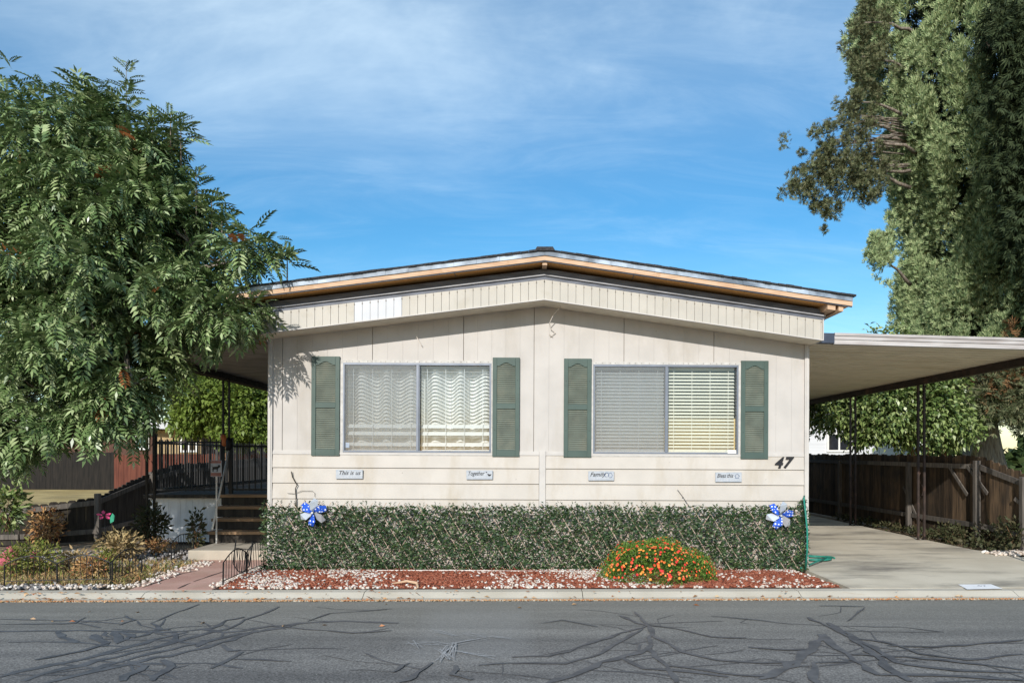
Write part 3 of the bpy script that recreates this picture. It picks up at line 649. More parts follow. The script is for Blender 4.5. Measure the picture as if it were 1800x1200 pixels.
# windows
def window(w, mull, kind):
    xa,xb,za,zb = w; xm = fx(mull)
    fr = MB(); t = .022
    for (p,q,r_,s_,y0,y1,mi) in ((xa-.035,xb+.035,zb,zb+.035,-.016,.0,1),(xa-.035,xb+.035,za-.04,za,-.016,.0,1),(xa-.035,xa,za+.001,zb-.001,-.016,.0,1),(xb,xb+.035,za+.001,zb-.001,-.016,.0,1)):
        fr.box(p,q,Y0+y0-.001,Y0+y1-.0005,r_,s_,mi)
    fr.box(xa+.001,xb-.001,Y0-.026,Y0+.055,zb-.030,zb-.001); fr.box(xa+.001,xb-.001,Y0-.026,Y0+.055,za+.001,za+.024)
    fr.box(xa+.001,xa+t,Y0-.026,Y0+.055,za+.025,zb-.031); fr.box(xb-t,xb-.001,Y0-.026,Y0+.055,za+.025,zb-.031)
    n = 22
    for i in range(n):
        X = xa+(xb-xa)*(i+.5)/n+U(-.02,.02)
        fr.box(X-.005,X+.005,Y0-.021,Y0-.0165,zb+.012,zb+.021,2); fr.box(X-.005,X+.005,Y0-.021,Y0-.0165,za-.026,za-.017,2)
    f = fr.build('window', [mt['alu'], mt['caulk'], mt['seam']], house)
    MB().box(xm-.016,xm+.016,Y0-.030,Y0+.03,za+.025,zb-.031).box(xm+.017,xm+.028,Y0-.01,Y0+.05,za+.025,zb-.031).build('mullion', mt['alu'], f)
    MB().add([(xa+t,Y0+.02,za+.025),(xm-.016,Y0+.02,za+.025),(xm-.016,Y0+.02,zb-.031),(xa+t,Y0+.02,zb-.031)], [(0,1,2,3)]).build('pane', mt['glass'], f)
    MB().add([(xm+.016,Y0+.035,za+.025),(xb-t,Y0+.035,za+.025),(xb-t,Y0+.035,zb-.031),(xm+.016,Y0+.035,zb-.031)], [(0,1,2,3)]).build('pane', mt['glass'], f)
    MB().add([(xa+t,Y0-.012,za+.025),(xm-.016,Y0-.012,za+.025),(xm-.016,Y0-.012,zb-.031),(xa+t,Y0-.012,zb-.031)], [(0,1,2,3)]).build('insect_screen', mt['screen'], f)
    def blinds(p, q, tilt, m, pit, closed_z=()):
        b_ = MB(); z = zb-.06; wd = .052 if pit < .046 else .056
        b_.box(p,q,Y0+.075,Y0+.125,zb-.055,zb-.022)
        while z > za+.04:
            a_ = tilt
            if any(abs(z-cz) < pit*.55 for cz in closed_z): a_ = R(62)
            dy, dz = wd/2*math.cos(a_), wd/2*math.sin(a_); yc = Y0+.10; th = .0012
            b_.hexa([(p,yc-dy,z-dz-th),(q,yc-dy,z-dz-th),(q,yc+dy,z+dz-th),(p,yc+dy,z+dz-th),(p,yc-dy,z-dz+th),(q,yc-dy,z-dz+th),(q,yc+dy,z+dz+th),(p,yc+dy,z+dz+th)])
            z -= pit
        b_.box(p,q,Y0+.08,Y0+.12,za+.026,za+.042)
        for k in range(4):
            X = p+(q-p)*(k+.35)/3.7; b_.box(X-.003,X+.003,Y0+.071,Y0+.074,za+.04,zb-.06)
        b_.build('blind', m, f)
    if kind == 0:
        cz = (fz(750), fz(762.5), fz(783))
        blinds(xa+.03, xm-.015, R(3), mt['slat'], .0495, cz); blinds(xm+.03, xb-.03, R(1), mt['slat'], .0495, cz)
        for p, q in ((xa+.0,xm-.005),(xm+.01,xb+.02)):
            cu = MB(); n = 90; vs = []
            for i in range(n+1):
                X = p+(q-p)*i/n; y = Y0+.235+.075*math.sin((X-p)*2*math.pi/.335+.6)+.012*math.sin((X-p)*31)
                vs += [(X,y,za-.05),(X,y,zb-.03)]
            cu.add(vs, [(2*i,2*i+2,2*i+3,2*i+1) for i in range(n)]); cu.build('curtain', mt['curtain'], f, smooth=True)
        MB().box(xa+.03,xa+.08,Y0+.012,Y0+.014,fz(788),fz(779)).build('sticker', mt['sticker'], f)
    else:
        blinds(xa+.03, xm-.015, R(25), mt['slat'], .0455); blinds(xm+.03, xb-.03, R(33), mt['slat_cream'], .0455)
        # light curtain behind the screened half, yellow shade across the lower open half
        vs = []; n = 80; p, q = xa, xm-.005; cu = MB()
        for i in range(n+1):
            X = p+(q-p)*i/n; y = Y0+.20+.02*math.sin((X-p)*2*math.pi/.30); vs += [(X,y,za-.05),(X,y,zb-.10)]
        cu.add(vs, [(2*i,2*i+2,2*i+3,2*i+1) for i in range(n)]); cu.build('curtain', mt['curtain'], f, smooth=True)
        vs = []; p, q = xm-.0, xb+.02; cu = MB()
        for i in range(n+1):
            X = p+(q-p)*i/n; y = Y0+.19+.012*math.sin((X-p)*2*math.pi/.4); vs += [(X,y,za-.05),(X,y,fz(733))]
        cu.add(vs, [(2*i,2*i+2,2*i+3,2*i+1) for i in range(n)]); cu.build('curtain', mt['curtain_tan'], f, smooth=True)
        MB().box(fx(1277),fx(1292),Y0-.031,Y0-.027,fz(795),fz(789)).build('sticker', mt['white'], f)
window(WIN[0], 733, 0); window(WIN[1], 1169.5, 1)
# shutters
def shutter(x0, x1, y0, y1):
    xa, xb, zb, za = fx(x0), fx(x1), fz(y0), fz(y1); w = xb-xa; y = Y0-.036; st = .058
    s = MB(); s.box(xa,xa+st,y,Y0-.003,za,zb); s.box(xb-st,xb,y,Y0-.003,za,zb)
    s.box(xa+st,xb-st,y,Y0-.003,za,za+.09); zm = za+(zb-za)*.515
    s.box(xa+st,xb-st,y+.001,Y0-.003,zm-.045,zm+.03)
    # arched head rail
    n = 14; p0, p1 = xa+st, xb-st; top = zb; ar = []
    for i in range(n+1):
        t = i/n; ar.append((p0+(p1-p0)*t, zb-.115+.045*max(0, math.sin(math.pi*max(0,min(1,(t-.12)/.76))))**1.2))
    s.prism([(p,q) for p,q in ar]+[(p1,top),(p0,top)], y+.001, Y0-.003)
    o = s.build('shutter', mt['shutter'], house, bevel=.003)
    lv = MB()
    for (zl, zh) in ((za+.092, zm-.047), (zm+.032, zb-.072)):
        n = int((zh-zl)/.0285)
        for k in range(n):
            z = zl+(zh-zl)*k/n; h = (zh-zl)/n
            lv.hexa([(p0+.001,y+.008,z+.001),(p1-.001,y+.008,z+.001),(p1-.001,Y0-.006,z+.001),(p0+.001,Y0-.006,z+.001),(p0+.001,y+.020,z+h*.93),(p1-.001,y+.020,z+h*.93),(p1-.001,Y0-.006,z+h*.93),(p0+.001,Y0-.006,z+h*.93)])
    lv.build('louvre_panel', mt['louvre'], o)
    for q in ((xa+.03,za+(zb-za)*.27),(xb-.03,za+(zb-za)*.27),(xa+.03,za+(zb-za)*.77),(xb-.03,za+(zb-za)*.77)):
        MB().box(q[0]-.004,q[0]+.004,y-.004,y-.0005,q[1]-.004,q[1]+.004).build('screw', mt['black'], o)
shutter(547,596.5,628.5,802.5); shutter(864.5,912,629,802.5); shutter(989.5,1038,630.2,803); shutter(1300,1348,632.5,804.5)
# house number
for ch, px, dz in (('4',1365,0),('7',1380,-.5)):
    tx = MB(); put_text(tx, ch, .205, (fx(px), Y0-.036, fz(814+dz-1.9)), .32, .0065, .004); tx.build('house_number', mt['ink'], house)
# ------------------------------------------------------------------ things hung on the facade
def tilt(x, z): return z-.0048*(x-CX)
def plaque(x0,x1,y0,y1, txt, label, deco):
    xa, xb, zb, za = fx(x0)*.997, fx(x1)*.997, fz(y0), fz(y1); xc, zc = (xa+xb)/2, (za+zb)/2; y = Y0-.055
    t = thing('wall_plaque', label, 'plaque', (xc,Y0-.04,zc), 'small lettered plaques on the lap siding')
    MB().box(xa,xb,y,Y0-.034,za,zb).build('board', mt['plaque'], t, bevel=.003)
    d = MB(); w = xb-xa
    sz = .074; wd = .8
    if deco: off = -.05
    else: off = 0
    v, f = text_mb(txt, sz, .35, .0006, .0006); xs_ = [p[0] for p in v]; k = min(1.25, (w*(.80 if not deco else .62))/(max(xs_)-min(xs_)))
    d.add([(xc+off+p[0]*k, y-.0016-p[2], zc+.018+p[1]*1.05) for p in v], f)
    d.build('lettering', mt['ink'], t)
    e = MB(); x_ = xa+.03
    while x_ < xb-.05:
        L = U(.012,.035); e.box(x_,x_+L,y-.0012,y-.0003,za+.022,za+.031); x_ += L+.014
    e.build('small_line', mt['inkpale'] if deco != 'bird' else mt['inkpale'], t)
    g = MB()
    if deco == 'bird':
        g.prism([(xb-.075,zc+.012),(xb-.05,zc-.02),(xb-.025,zc-.012),(xb-.015,zc+.016),(xb-.035,zc+.004),(xb-.05,zc+.012)], y-.0016, y-.0003)
        g.prism([(xb-.095,zc+.038),(xb-.085,zc+.026),(xb-.07,zc+.034),(xb-.08,zc+.044)], y-.0016, y-.0003)
    if deco == 'heart':
        g.tube([(xb-.10+.03*math.cos(a)*(1 if a<3 else 1),y-.002,zc+.015+.028*math.sin(a)) for a in [R(q) for q in range(-60,300,30)]], .0035, 5)
        g.tube([(xb-.05+.026*math.cos(a),y-.002,zc+.008+.032*math.sin(a)) for a in [R(q) for q in range(-120,240,30)]], .003, 5)
    if deco == 'home':
        P = [(xb-.085,zc-.012),(xb-.085,zc+.018),(xb-.098,zc+.014),(xb-.062,zc+.046),(xb-.026,zc+.014),(xb-.04,zc+.018),(xb-.04,zc-.012),(xb-.085,zc-.012)]
        g.tube([(p,y-.002,q) for p,q in P], .003, 5)
    if deco and g.v: g.build('emblem', mt['ink'] if deco == 'bird' else mt['inkblue'], t)
plaque(591,638,825,841,'This is us','pale rectangular plaque with slanted lettering This is us','')
plaque(820,866,826,842,'Together','pale plaque lettered Together with a black bird mark','bird')
plaque(1034,1079,827.5,844,'Family','pale bluish plaque lettered Family with looped marks','heart')
plaque(1257,1303,829.5,846.5,'Bless this','pale plaque lettered Bless this with a house outline, below the rightmost shutter','home')
# dead vine stem, twigs and loose wire
def thin(name, label, cat, pts, r, m):
    mb = MB()
    for p in pts: mb.tube(p, r, 5)
    return tag(mb.build(name, m), label, cat)
yv = Y0-.05
def vp(*q): return [Vector((fx(x)*.995, yv+U(-.006,.006), fz(y))) for x,y in q]
thin('dead_vine', 'dry dark vine stem climbing the lower siding near the left corner', 'vine', [vp((521,895),(520,872),(519,858),(522,852),(518,845),(514,838),(512,828))], .007, mt['wood_dark'])
thin('vine_tendril', 'thin curling vine traces on the siding beside the dry stem', 'vine', [vp((505,866),(517,867),(530,862),(548,862),(553,866),(553,872))], .003, mt['wood_grey'])
thin('dry_twig', 'thin dry twig leaning on siding above the ivy screen, right of centre', 'twig', [vp((1191,860),(1197,868),(1204,878),(1212,890)),vp((1199,874),(1202,873))], .004, mt['wood_grey'])
thin('hanging_wire', 'pale loose wire dangling from the soffit near the gable centre', 'wire', [[(fx(986)*.98,10.30,soff(.4)-.005),(fx(973)*.98,10.34,fz(557)),(fx(966)*.99,10.40,fz(570)),(fx(968)*.99,10.45,fz(578)),(fx(976)*.995,10.47,fz(585)),(fx(967),10.48,fz(592))],[(fx(966)*.99,10.47,fz(588)),(fx(972)*.99,10.48,fz(592))]], .006, mt['rope'])
thin('wire_stub', 'short pale wire stub sticking out of the wall left of the gable', 'wire', [vp((731,590),(735,598),(741,608))], .005, mt['rope'])
# ------------------------------------------------------------------ faux ivy screen in front of the skirting
IY = 10.30; IX0, IX1 = (466-HX)/F*IY, (1414-HX)/F*IY; IZ0, IZ1 = .02, .86
ivy = thing('ivy_screen', 'long artificial ivy screen of leaves on a crossed stick trellis under the siding', 'trellis', ((IX0+IX1)/2,IY,0))
lat = MB(); pitch = .182/1; H = IZ1-IZ0; run = H*.62
nst = int((IX1-IX0+run)/ (pitch/1)) + 1
def itop(x): return IZ1+.012*math.sin(x*1.7)+.008*math.sin(x*5.1)-.0045*x
for k in range(-8, nst+2):
    for s in (-1, 1):
        xb = IX0+k*pitch*1.0; pts = []
        n = 7
        for i in range(n+1):
            t = i/n; x = xb+s*t*run; z = IZ0+(itop(xb)-IZ0+.03)*t
            if IX0 <= x <= IX1: pts.append((x+U(-.004,.004), IY-.022+s*.006+.015*math.sin(x*2.3)+U(-.004,.004), z))
        if len(pts) > 1: lat.tube(pts, .0055, 4)
        xb2 = xb+pitch/2; pts = []
        for i in range(n+1):
            t = i/n; x = xb2+s*t*run; z = IZ0+(itop(xb)-IZ0-.015)*t
            if IX0 <= x <= IX1: pts.append((x+U(-.004,.004), IY+.012+s*.006+.015*math.sin(x*2.3), z))
        if len(pts) > 1: lat.tube(pts, .005, 4)
lat.build('lattice', mt['stick'], ivy)
nl = 27000
lx = RNG.uniform(IX0-.03, IX1+.03, nl); lz = RNG.uniform(0, 1, nl)
lz = IZ0+lz*(IZ1-IZ0); ly = IY-.012+.015*np.sin(lx*2.3)-np.abs(RNG.normal(0,.013,nl))
dens = np.sin(lx*9+lz*13)+np.sin(lx*5-lz*17)+RNG.normal(0,1.1,nl); keep = dens > -1.75
P = np.stack([lx,ly,lz],1)[keep]; n = len(P)
d = np.stack([RNG.choice([-1,1],n)*RNG.uniform(.5,1.1,n), RNG.uniform(-.75,-.05,n), RNG.uniform(-.8,1.0,n)],1)
V = instance(leaf(1,.5,.08,.12), P, rotmats(d, RNG.uniform(-1.2,1.2,n)), RNG.uniform(.034,.060,n))
# leaf sprigs crossing at the stick ends along the top
tops = []; x = IX0+.02; k = 0
while x < IX1:
    for s in (-1, 1):
        for j in range(7):
            tops.append((x+s*(.012+j*.004)+U(-.008,.008), IY-.01+U(-.02,.01), itop(x)+.035-j*.016, s*U(.4,1), U(-.5,0), U(.3,1.2)))
    x += pitch/1.0+U(-.02,.02); k += 1
tops = np.array(tops); V2 = instance(leaf(1,.45,.08,.1), tops[:,:3], rotmats(tops[:,3:], RNG.uniform(-1,1,len(tops))), RNG.uniform(.032,.05,len(tops)))
# a short return round the right corner, higher at its end
cr = RNG.uniform(0,1,(420,3)); Pc = np.stack([IX1+.01+RNG.normal(0,.025,420), IY-.02+cr[:,1]*.22, .03+cr[:,2]*.93],1)
V3 = instance(leaf(1,.5,.08,.12), Pc, rotmats(unit(420), RNG.uniform(-3,3,420)), RNG.uniform(.035,.06,420))
build_np('ivy_leaves', np.concatenate([V,V2,V3]), ml['ivy'], ivy)
ed = MB(); ed.tube([(x_*.1, IY-.14-.03*math.sin(x_*.13)-.06*max(0,math.sin((x_*.1+.9)*1.2)), muz(x_*.1,IY-.15)+.012) for x_ in range(-20,9)], .011, 6)
tag(ed.build('bed_edging', mt['rope']), 'thin pale edging strip lying along the foot of the ivy screen', 'edging')
# pinwheels
def pinwheel(x, y, Y, rot, label):
    c = at(x, y, Y); t = thing('pinwheel', label, 'pinwheel', (c.x,c.y,c.z-.35), 'blue and silver pinwheels on the ivy screen'); r = .175
    for k in range(6):
        a = rot+k*math.pi/3
        def pt(rr, aa, dy): return (c.x+rr*r*math.cos(a+aa), c.y-.03+dy, c.z+rr*r*math.sin(a+aa))
        b = MB(); th = .002
        A = [pt(.10,-.5,0), pt(.60,-.60,.004), pt(1.0,-.42,.008), pt(1.08,-.06,.02), pt(.72,.30,-.05), pt(.22,.6,-.04)]
        vs = A+[(p[0],p[1]+th,p[2]) for p in A]; n = len(A)
        b.add(vs, [(0,1,5),(1,2,4),(1,4,5),(2,3,4)]+[(n+5,n+1,n),(n+4,n+2,n+1),(n+5,n+4,n+1),(n+4,n+3,n+2)]+[((i+1)%n,i,i+n,(i+1)%n+n) for i in range(n)])
        b.build('blade', mt['blue'] if k%2 == 0 else mt['silver'], t)
    h = MB(); h.tube([(c.x,c.y-.085,c.z),(c.x,c.y-.04,c.z)], .014, 8); h.build('hub', mt['silver'], t)
    MB().tube([(c.x,c.y-.035,c.z),(c.x,c.y+.13,c.z-.10),(c.x+.01,c.y+.135,c.z-.74)], .005, 6).build('stick', mt['green_pl'], t)
pinwheel(551.5,900,10.22,R(-88),'blue dotted and silver pinwheel nearer the porch steps')
pinwheel(1370,905,10.22,R(-100),'blue dotted and silver pinwheel below the house number')
# ------------------------------------------------------------------ mulch, rocks, litter
def chunks(P, size, flat, m, name, label, cat):
    """irregular little blocks: each point becomes one island of 6 faces"""
    n = len(P); B = np.array([[-1,-1,-1],[1,-1,-1],[1,1,-1],[-1,1,-1],[-.7,-.7,1],[.7,-.7,1],[.7,.7,1],[-.7,.7,1]], dtype=float)*.5
    J = B[None]+RNG.normal(0,.12,(n,8,3)); sc = np.stack([size*RNG.uniform(.7,1.5,n), size*RNG.uniform(.5,1,n), size*flat*RNG.uniform(.7,1.3,n)],1)
    J = J*sc[:,None,:]; d = np.stack([RNG.normal(size=n),RNG.normal(size=n),RNG.normal(0,.35,n)],1)
    J = np.einsum('nij,nkj->nki', rotmats(d, RNG.normal(0,.3,n)), J)+P[:,None,:]
    fidx = np.array([(3,2,1,0),(4,5,6,7),(0,1,5,4),(1,2,6,5),(2,3,7,6),(3,0,4,7)])
    me = bpy.data.meshes.new(name); V = J.reshape(-1,3).astype(np.float32)
    me.vertices.add(len(V)); me.vertices.foreach_set('co', V.reshape(-1))
    I = (np.arange(n)[:,None,None]*8+fidx[None]).reshape(-1).astype(np.int32)
    me.loops.add(len(I)); me.loops.foreach_set('vertex_index', I); me.polygons.add(n*6); me.polygons.foreach_set('loop_start', np.arange(0,n*24,4,dtype=np.int32))
    me.materials.append(m); me.update(calc_edges=True); me.validate()
    return tag(link(bpy.data.objects.new(name, me)), label, cat, kind='stuff')
def in_mulch(n, lo=0, hi=1):
    u = RNG.uniform(0,1,n); v = RNG.uniform(lo,hi,n)
    x = (MU[0][0]*(1-u)+MU[1][0]*u)*(1-v)+(MU[3][0]*(1-u)+MU[2][0]*u)*v
    y = (MU[0][1]*(1-u)+MU[1][1]*u)*(1-v)+MU[2][1]*v
    return x, y
x, y = in_mulch(12500, .02, .9); z = np.array([muz(a,b) for a,b in zip(x,y)])+.006
chunks(np.stack([x,y,z],1), .036, .35, ml['chip'], 'wood_chips', 'red wood chips covering the bed in front of the ivy screen', 'wood chips')
x, y = in_mulch(9000, .0, .9)
dd = np.sin(x*1.9+.5)*1.0+np.sin(x*4.3+y*3)+RNG.normal(0,1.0,len(x)); k = dd > 1.25
x, y = x[k], y[k]; z = np.array([muz(a,b) for a,b in zip(x,y)])+.012
x2 = RNG.uniform(-3.5,3.5,170); y2 = np.array([YB(q) for q in x2])+RNG.uniform(.0,.14,170)
x3 = np.concatenate([RNG.normal(-3.60,.06,330), RNG.normal(-4.62,.08,150), RNG.uniform(-6.6,-4.6,130), RNG.uniform(2.6,3.45,90)])
y3 = np.concatenate([RNG.uniform(8.95,10.6,330), RNG.uniform(8.95,11.2,150), np.array([8.86]*130)+RNG.uniform(0,.28,130), RNG.uniform(10.0,10.3,90)])
PP = np.stack([np.concatenate([x,x2,x3]), np.concatenate([y,y2,y3]), np.concatenate([z,np.full(170,.022),np.full(700,.02)])],1)
chunks(PP, .031, .6, ml['rock'], 'white_rocks', 'white and tan rocks scattered over the mulch and along the path', 'rocks')
n = 650; x = RNG.uniform(-8.5,-4.75,n); y = RNG.uniform(10.6,12.6,n); x_b = RNG.uniform(-7,-5,170); y_b = RNG.uniform(8.9,9.2,170)
chunks(np.stack([np.concatenate([x,x_b]),np.concatenate([y,y_b]),np.full(n+170,.0)],1), .055, .5, ml['greyrock'], 'grey_gravel', 'grey stones on the shaded ground beside the low fence', 'gravel')
# litter on the gutter, path, road edge
n = 900; x = RNG.uniform(-7.5,5.0,n); w = RNG.random(n) < np.clip(.9-.11*(x+7),.12,1); x = x[w]; n = len(x)
y = np.array([curbY(q) for q in x])+np.clip(np.abs(RNG.normal(.0,.10,n)),0,.36)-.015; z = np.where(y < np.array([curbY(q) for q in x])+.1, ROADZ+.028, .016)
n2 = 16; xr = RNG.uniform(-6.5,3,n2); yr = RNG.uniform(7.2,8.4,n2)
P = np.concatenate([np.stack([x,y,z],1), np.stack([xr,yr,np.full(n2,ROADZ+.008)],1)])
V = instance(leaf(1,.5,.12,.05), P, rotmats(np.stack([RNG.normal(size=len(P)),RNG.normal(size=len(P)),RNG.normal(0,.15,len(P))],1), RNG.normal(0,.4,len(P))), RNG.uniform(.025,.075,len(P)))
tag(build_np('leaf_litter', V, ml['litter']), 'dry brown leaf litter gathered along the gutter', 'leaves', kind='stuff')
xs_ = RNG.uniform(-6,6,2600); P = np.stack([xs_, np.array([curbY(q) for q in xs_])-.005+RNG.normal(0,.018,2600), np.full(2600, ROADZ+.014)],1)
chunks(P, .013, .6, ml['litter'], 'gutter_grit', 'tan sand and grit along the edge of the asphalt', 'grit')
ob = MB(); c = gp(722,1034,.0); c.z = .05
ob.tube([c+Vector((-.22,.06,.0)),c+Vector((-.05,.05,.03)),c+Vector((.07,.02,.01)),c+Vector((.09,-.05,-.03)),c+Vector((.04,-.1,-.05))], [.008,.016,.02,.014,.006], 6)
tag(ob.build('dead_branch', mt['lumber'], smooth=True), 'pale curved dead branch lying on the mulch at the kerb', 'branch')
# ------------------------------------------------------------------ lantana
LC = Vector((1.56,9.56,0)); lan = thing('flowering_bush', 'low round green bush covered in orange and red flowers on the mulch', 'bush', LC)
def dome(n, lo, hi):
    u = unit(n); u[:,2] = np.abs(u[:,2]); t = RNG.uniform(lo,hi,(n,1)); lump = 1+.06*np.sin(u[:,:1]*9)+.05*np.sin(u[:,1:2]*11+1)
    return np.array([LC.x,LC.y,.02])+u*t*lump*np.array([.70,.56,.47]), u
P, u = dome(15000,.80,1.0); d = u+RNG.normal(0,.55,(len(P),3)); d[:,2] += .15
V = instance(leaf(1,.24,.05,.1), P, rotmats(d, RNG.uniform(-3,3,len(P))), RNG.uniform(.025,.052,len(P)))
build_np('foliage', V, ml['lant'], lan)
FLM = [M('flower_'+n_, c_, var=.15, scale=30, rough=.6) for n_, c_ in (('red',(.62,.03,.03)),('orange',(.78,.16,.03)),('amber',(.80,.28,.05)),('scarlet',(.72,.07,.03)),('coral',(.75,.20,.08)))]
P, u = dome(760,.98,1.05); fl = []
for p, q in zip(P, u):
    if q[2] < .12: continue
    pass
T = np.array([[[0,0,.3],[math.cos(a),math.sin(a),-.1],[math.cos(a+1.05)*1.1,math.sin(a+1.05)*1.1,.05],[math.cos(a+1.05)*.3,math.sin(a+1.05)*.3,.35]] for a in [i*1.047 for i in range(6)]])
keep = (u[:,2] > .14) & ((u[:,1] < .1) | (RNG.random(len(u)) < .12)); P = P[keep]; u = u[keep]
Rm = rotmats(u, RNG.uniform(-3,3,len(P))); Rm = Rm[:,:,[1,2,0]]
# one colour per flower: join the six petals through a shared vertex set
me_v = (np.einsum('nij,qkj->nqki', Rm, T)*RNG.uniform(.010,.020,len(P))[:,None,None,None]+P[:,None,None,:])
for i in range(min(96,len(P))):
    fl = MB()
    c_ = tuple(me_v[i,:,0].mean(0)); ring = [tuple(me_v[i,q,1]) for q in range(6)]
    fl.add([c_]+ring, [(0,1+q,1+(q+1)%6) for q in range(6)]); fl.build('flower', FLM[i%5], lan)
rest = range(96, len(P)); fl = MB(); k5 = []
for i in rest:
    c_ = tuple(me_v[i,:,0].mean(0)); ring = [tuple(me_v[i,q,1]) for q in range(6)]; fl.add([c_]+ring, [(0,1+q,1+(q+1)%6) for q in range(6)], i%5)
if len(P) > 96: tag(fl.build('small_flowers', FLM, lan), kind='stuff')
# ------------------------------------------------------------------ hose
hs = MB(); c = gp(1446,984,.012); pts = []
for i in range(120):
    t = i/40*2*math.pi; rr = .27+.03*math.sin(i*.11); k = i/40
    pts.append((c.x-.03*k+rr*math.cos(t)*(1.05-.12*k)-.06, c.y+.12-.05*k+rr*.95*math.sin(t)*(1-.1*k), .026+.008*k+.006*math.sin(i*.7)))
e = Vector((3.60,10.26,.05)); pts += [tuple(Vector(pts[-1]).lerp(e, q)) for q in (.3,.6,1)]
hs.tube(pts, .0125, 7)
hp = [(3.66,10.25,.03),(3.65,10.16,.30),(3.64,10.13,.55),(3.62,10.14,.80),(3.62,10.20,.97),(3.66,10.3,1.0)]
hs.tube(hp, .0125, 7)
tag(hs.build('garden_hose', mt['hose'], smooth=True), 'green garden hose coiled on the driveway by the house corner', 'hose')
# ------------------------------------------------------------------ carport (right)
CPY0, CPY1 = 10.28, 20.9; CPX0, CPX1 = XR+.02, 7.30
cpt = thing('carport', 'tan metal carport roof over the driveway on thin brown posts', 'carport', (5.5,15,0))
def cz(x): return 3.035-.028*(x-CPX0)
rp = MB(); y = CPY0+.1; vs = []; prof = []
while y < CPY1:
    prof += [(y,0),(y+.165,0),(y+.18,.05),(y+.235,.05),(y+.25,0)]; y += .25
n = len(prof)
for (py, pz) in prof: vs += [(CPX0,py,cz(CPX0)+pz),(CPX1,py,cz(CPX1)+pz)]
fs = [(2*i,2*i+1,2*i+3,2*i+2) for i in range(n-1)]
vs += [(a,b,c_+.004) for a,b,c_ in vs]; m2 = 2*n
fs += [(m2+2*i,m2+2*i+2,m2+2*i+3,m2+2*i+1) for i in range(n-1)]
rp.add(vs, fs); rp.build('roof_panel', mt['carport'], cpt)
g = MB(); gx = 4.05
for (z0,z1,yo) in ((-.01,.05,0),(.052,.098,-.015),(.10,.135,-.03)): g.slope(gx,CPX1+.05,CPY0+yo,CPY0+.09,cz(gx)+z0,cz(gx)+z1,cz(CPX1+.05)+z0,cz(CPX1+.05)+z1)
g.build('front_gutter', mt['gutter'], cpt)
g = MB(); g.slope(CPX0,gx-.002,CPY0-.02,CPY0+.09,cz(CPX0)-.0,cz(CPX0)+.13,cz(gx)-.0,cz(gx)+.13); g.build('gutter_end', mt['gutter_dark'], cpt)
g = MB()
for i in range(int((CPY1-CPY0)/.25)):
    yy = CPY0+.1+i*.25; g.box(CPX1+.002,CPX1+.07,yy,yy+.2,cz(CPX1)-.07,cz(CPX1)+.10+.012*(i%2))
g.build('side_gutter', mt['iron'], cpt)
g = MB(); g.box(CPX1-.24,CPX1-.14,CPY0+.1,CPY1,cz(CPX1)-.115,cz(CPX1)-.002); g.build('beam', mt['iron'], cpt)
def scroll_post(x, y, z0, z1, parent, m, gap=.055):
    p = MB()
    for s in (-1,1): p.box(x+s*gap-.018,x+s*gap+.018,y-.018,y+.018,z0,z1)
    z = z0+.15; k = 0
    while z < z1-.1:
        s = 1 if k%2 else -1; pts = [(x+s*(gap-.019)*math.cos(q), y, z+.1+.1*math.sin(q)) for q in [R(v) for v in range(-80,90,20)]]
        p.tube(pts, .006, 5); z += .22; k += 1
    p.box(x-gap-.03,x+gap+.03,y-.04,y+.04,z0,z0+.012); return p.build('post', m, parent)
for yy in (10.72,14.04,17.0,20.0): scroll_post(CPX1-.19,yy,.0,cz(CPX1)-.116,cpt,mt['iron'])
# ------------------------------------------------------------------ porch awning (left), deck, steps, railings
AX1, AX0 = XL-.02, -6.35; AY0, AY1 = 11.3, 19.0
aw = thing('porch_awning', 'dark corrugated porch awning on scrolled iron posts left of the house', 'awning', (-5,14,0))
def az(x): return 3.20+.03*(x-AX0)
vs = []; prof = []; y = AY0
while y < AY1: prof += [(y,0),(y+.14,0),(y+.155,.03),(y+.18,.03),(y+.195,0)]; y += .195
n = len(prof)
for (py, pz) in prof: vs += [(AX0,py,az(AX0)+pz),(AX1,py,az(AX1)+pz)]
fs = [(2*i,2*i+1,2*i+3,2*i+2) for i in range(n-1)]; vs += [(a,b,c_+.004) for a,b,c_ in vs]; fs += [(2*n+2*i,2*n+2*i+2,2*n+2*i+3,2*n+2*i+1) for i in range(n-1)]
MB().add(vs, fs).build('roof_panel', mt['awning'], aw)
MB().box(AX0-.05,AX0-.002,AY0,AY1,az(AX0)-.10,az(AX0)+.06).build('side_gutter', mt['wood_dark'], aw)
MB().box(AX0+.12,AX0+.22,AY0,AY1,az(AX0)-.12,az(AX0)-.002).build('beam', mt['wood_dark'], aw)
MB().box(AX0,AX1,AY0-.05,AY0-.002,az(AX0)-.05,az(AX0)+.15).build('front_gutter', mt['gutter'], aw)
for yy in (12.6,15.75,18.6): scroll_post(-6.16,yy,0,az(AX0)-.121,aw,mt['wood_dark'],.06)
dk = thing('porch_deck', 'raised porch deck with dull white skirting beside the house', 'deck', (-5,14,0))
MB().box(-6.68,XL-.02,13.40,20,.80,.86).build('deck_floor', mt['wood_dark'], dk)
sk = MB(); sk.box(-6.66,-5.40,13.62,13.66,.02,.80)
for i in range(6): sk.box(-6.66+.21*i+.1,-6.66+.21*i+.112,13.614,13.6195,.02,.80)
sk.box(-6.69,-5.38,13.58,13.612,.775,.798)
sk.build('skirting', mt['skirt'], dk)
MB().box(-6.66,-6.62,13.665,20,.02,.80).build('skirting', mt['skirt'], dk)
st = thing('porch_steps', 'worn wooden porch steps above a concrete landing', 'steps', (-4.5,12.8,0))
MB().box(-5.0,XL-.06,11.35,12.34,-.05,.15).build('landing', mt['landing'], st, bevel=.01)
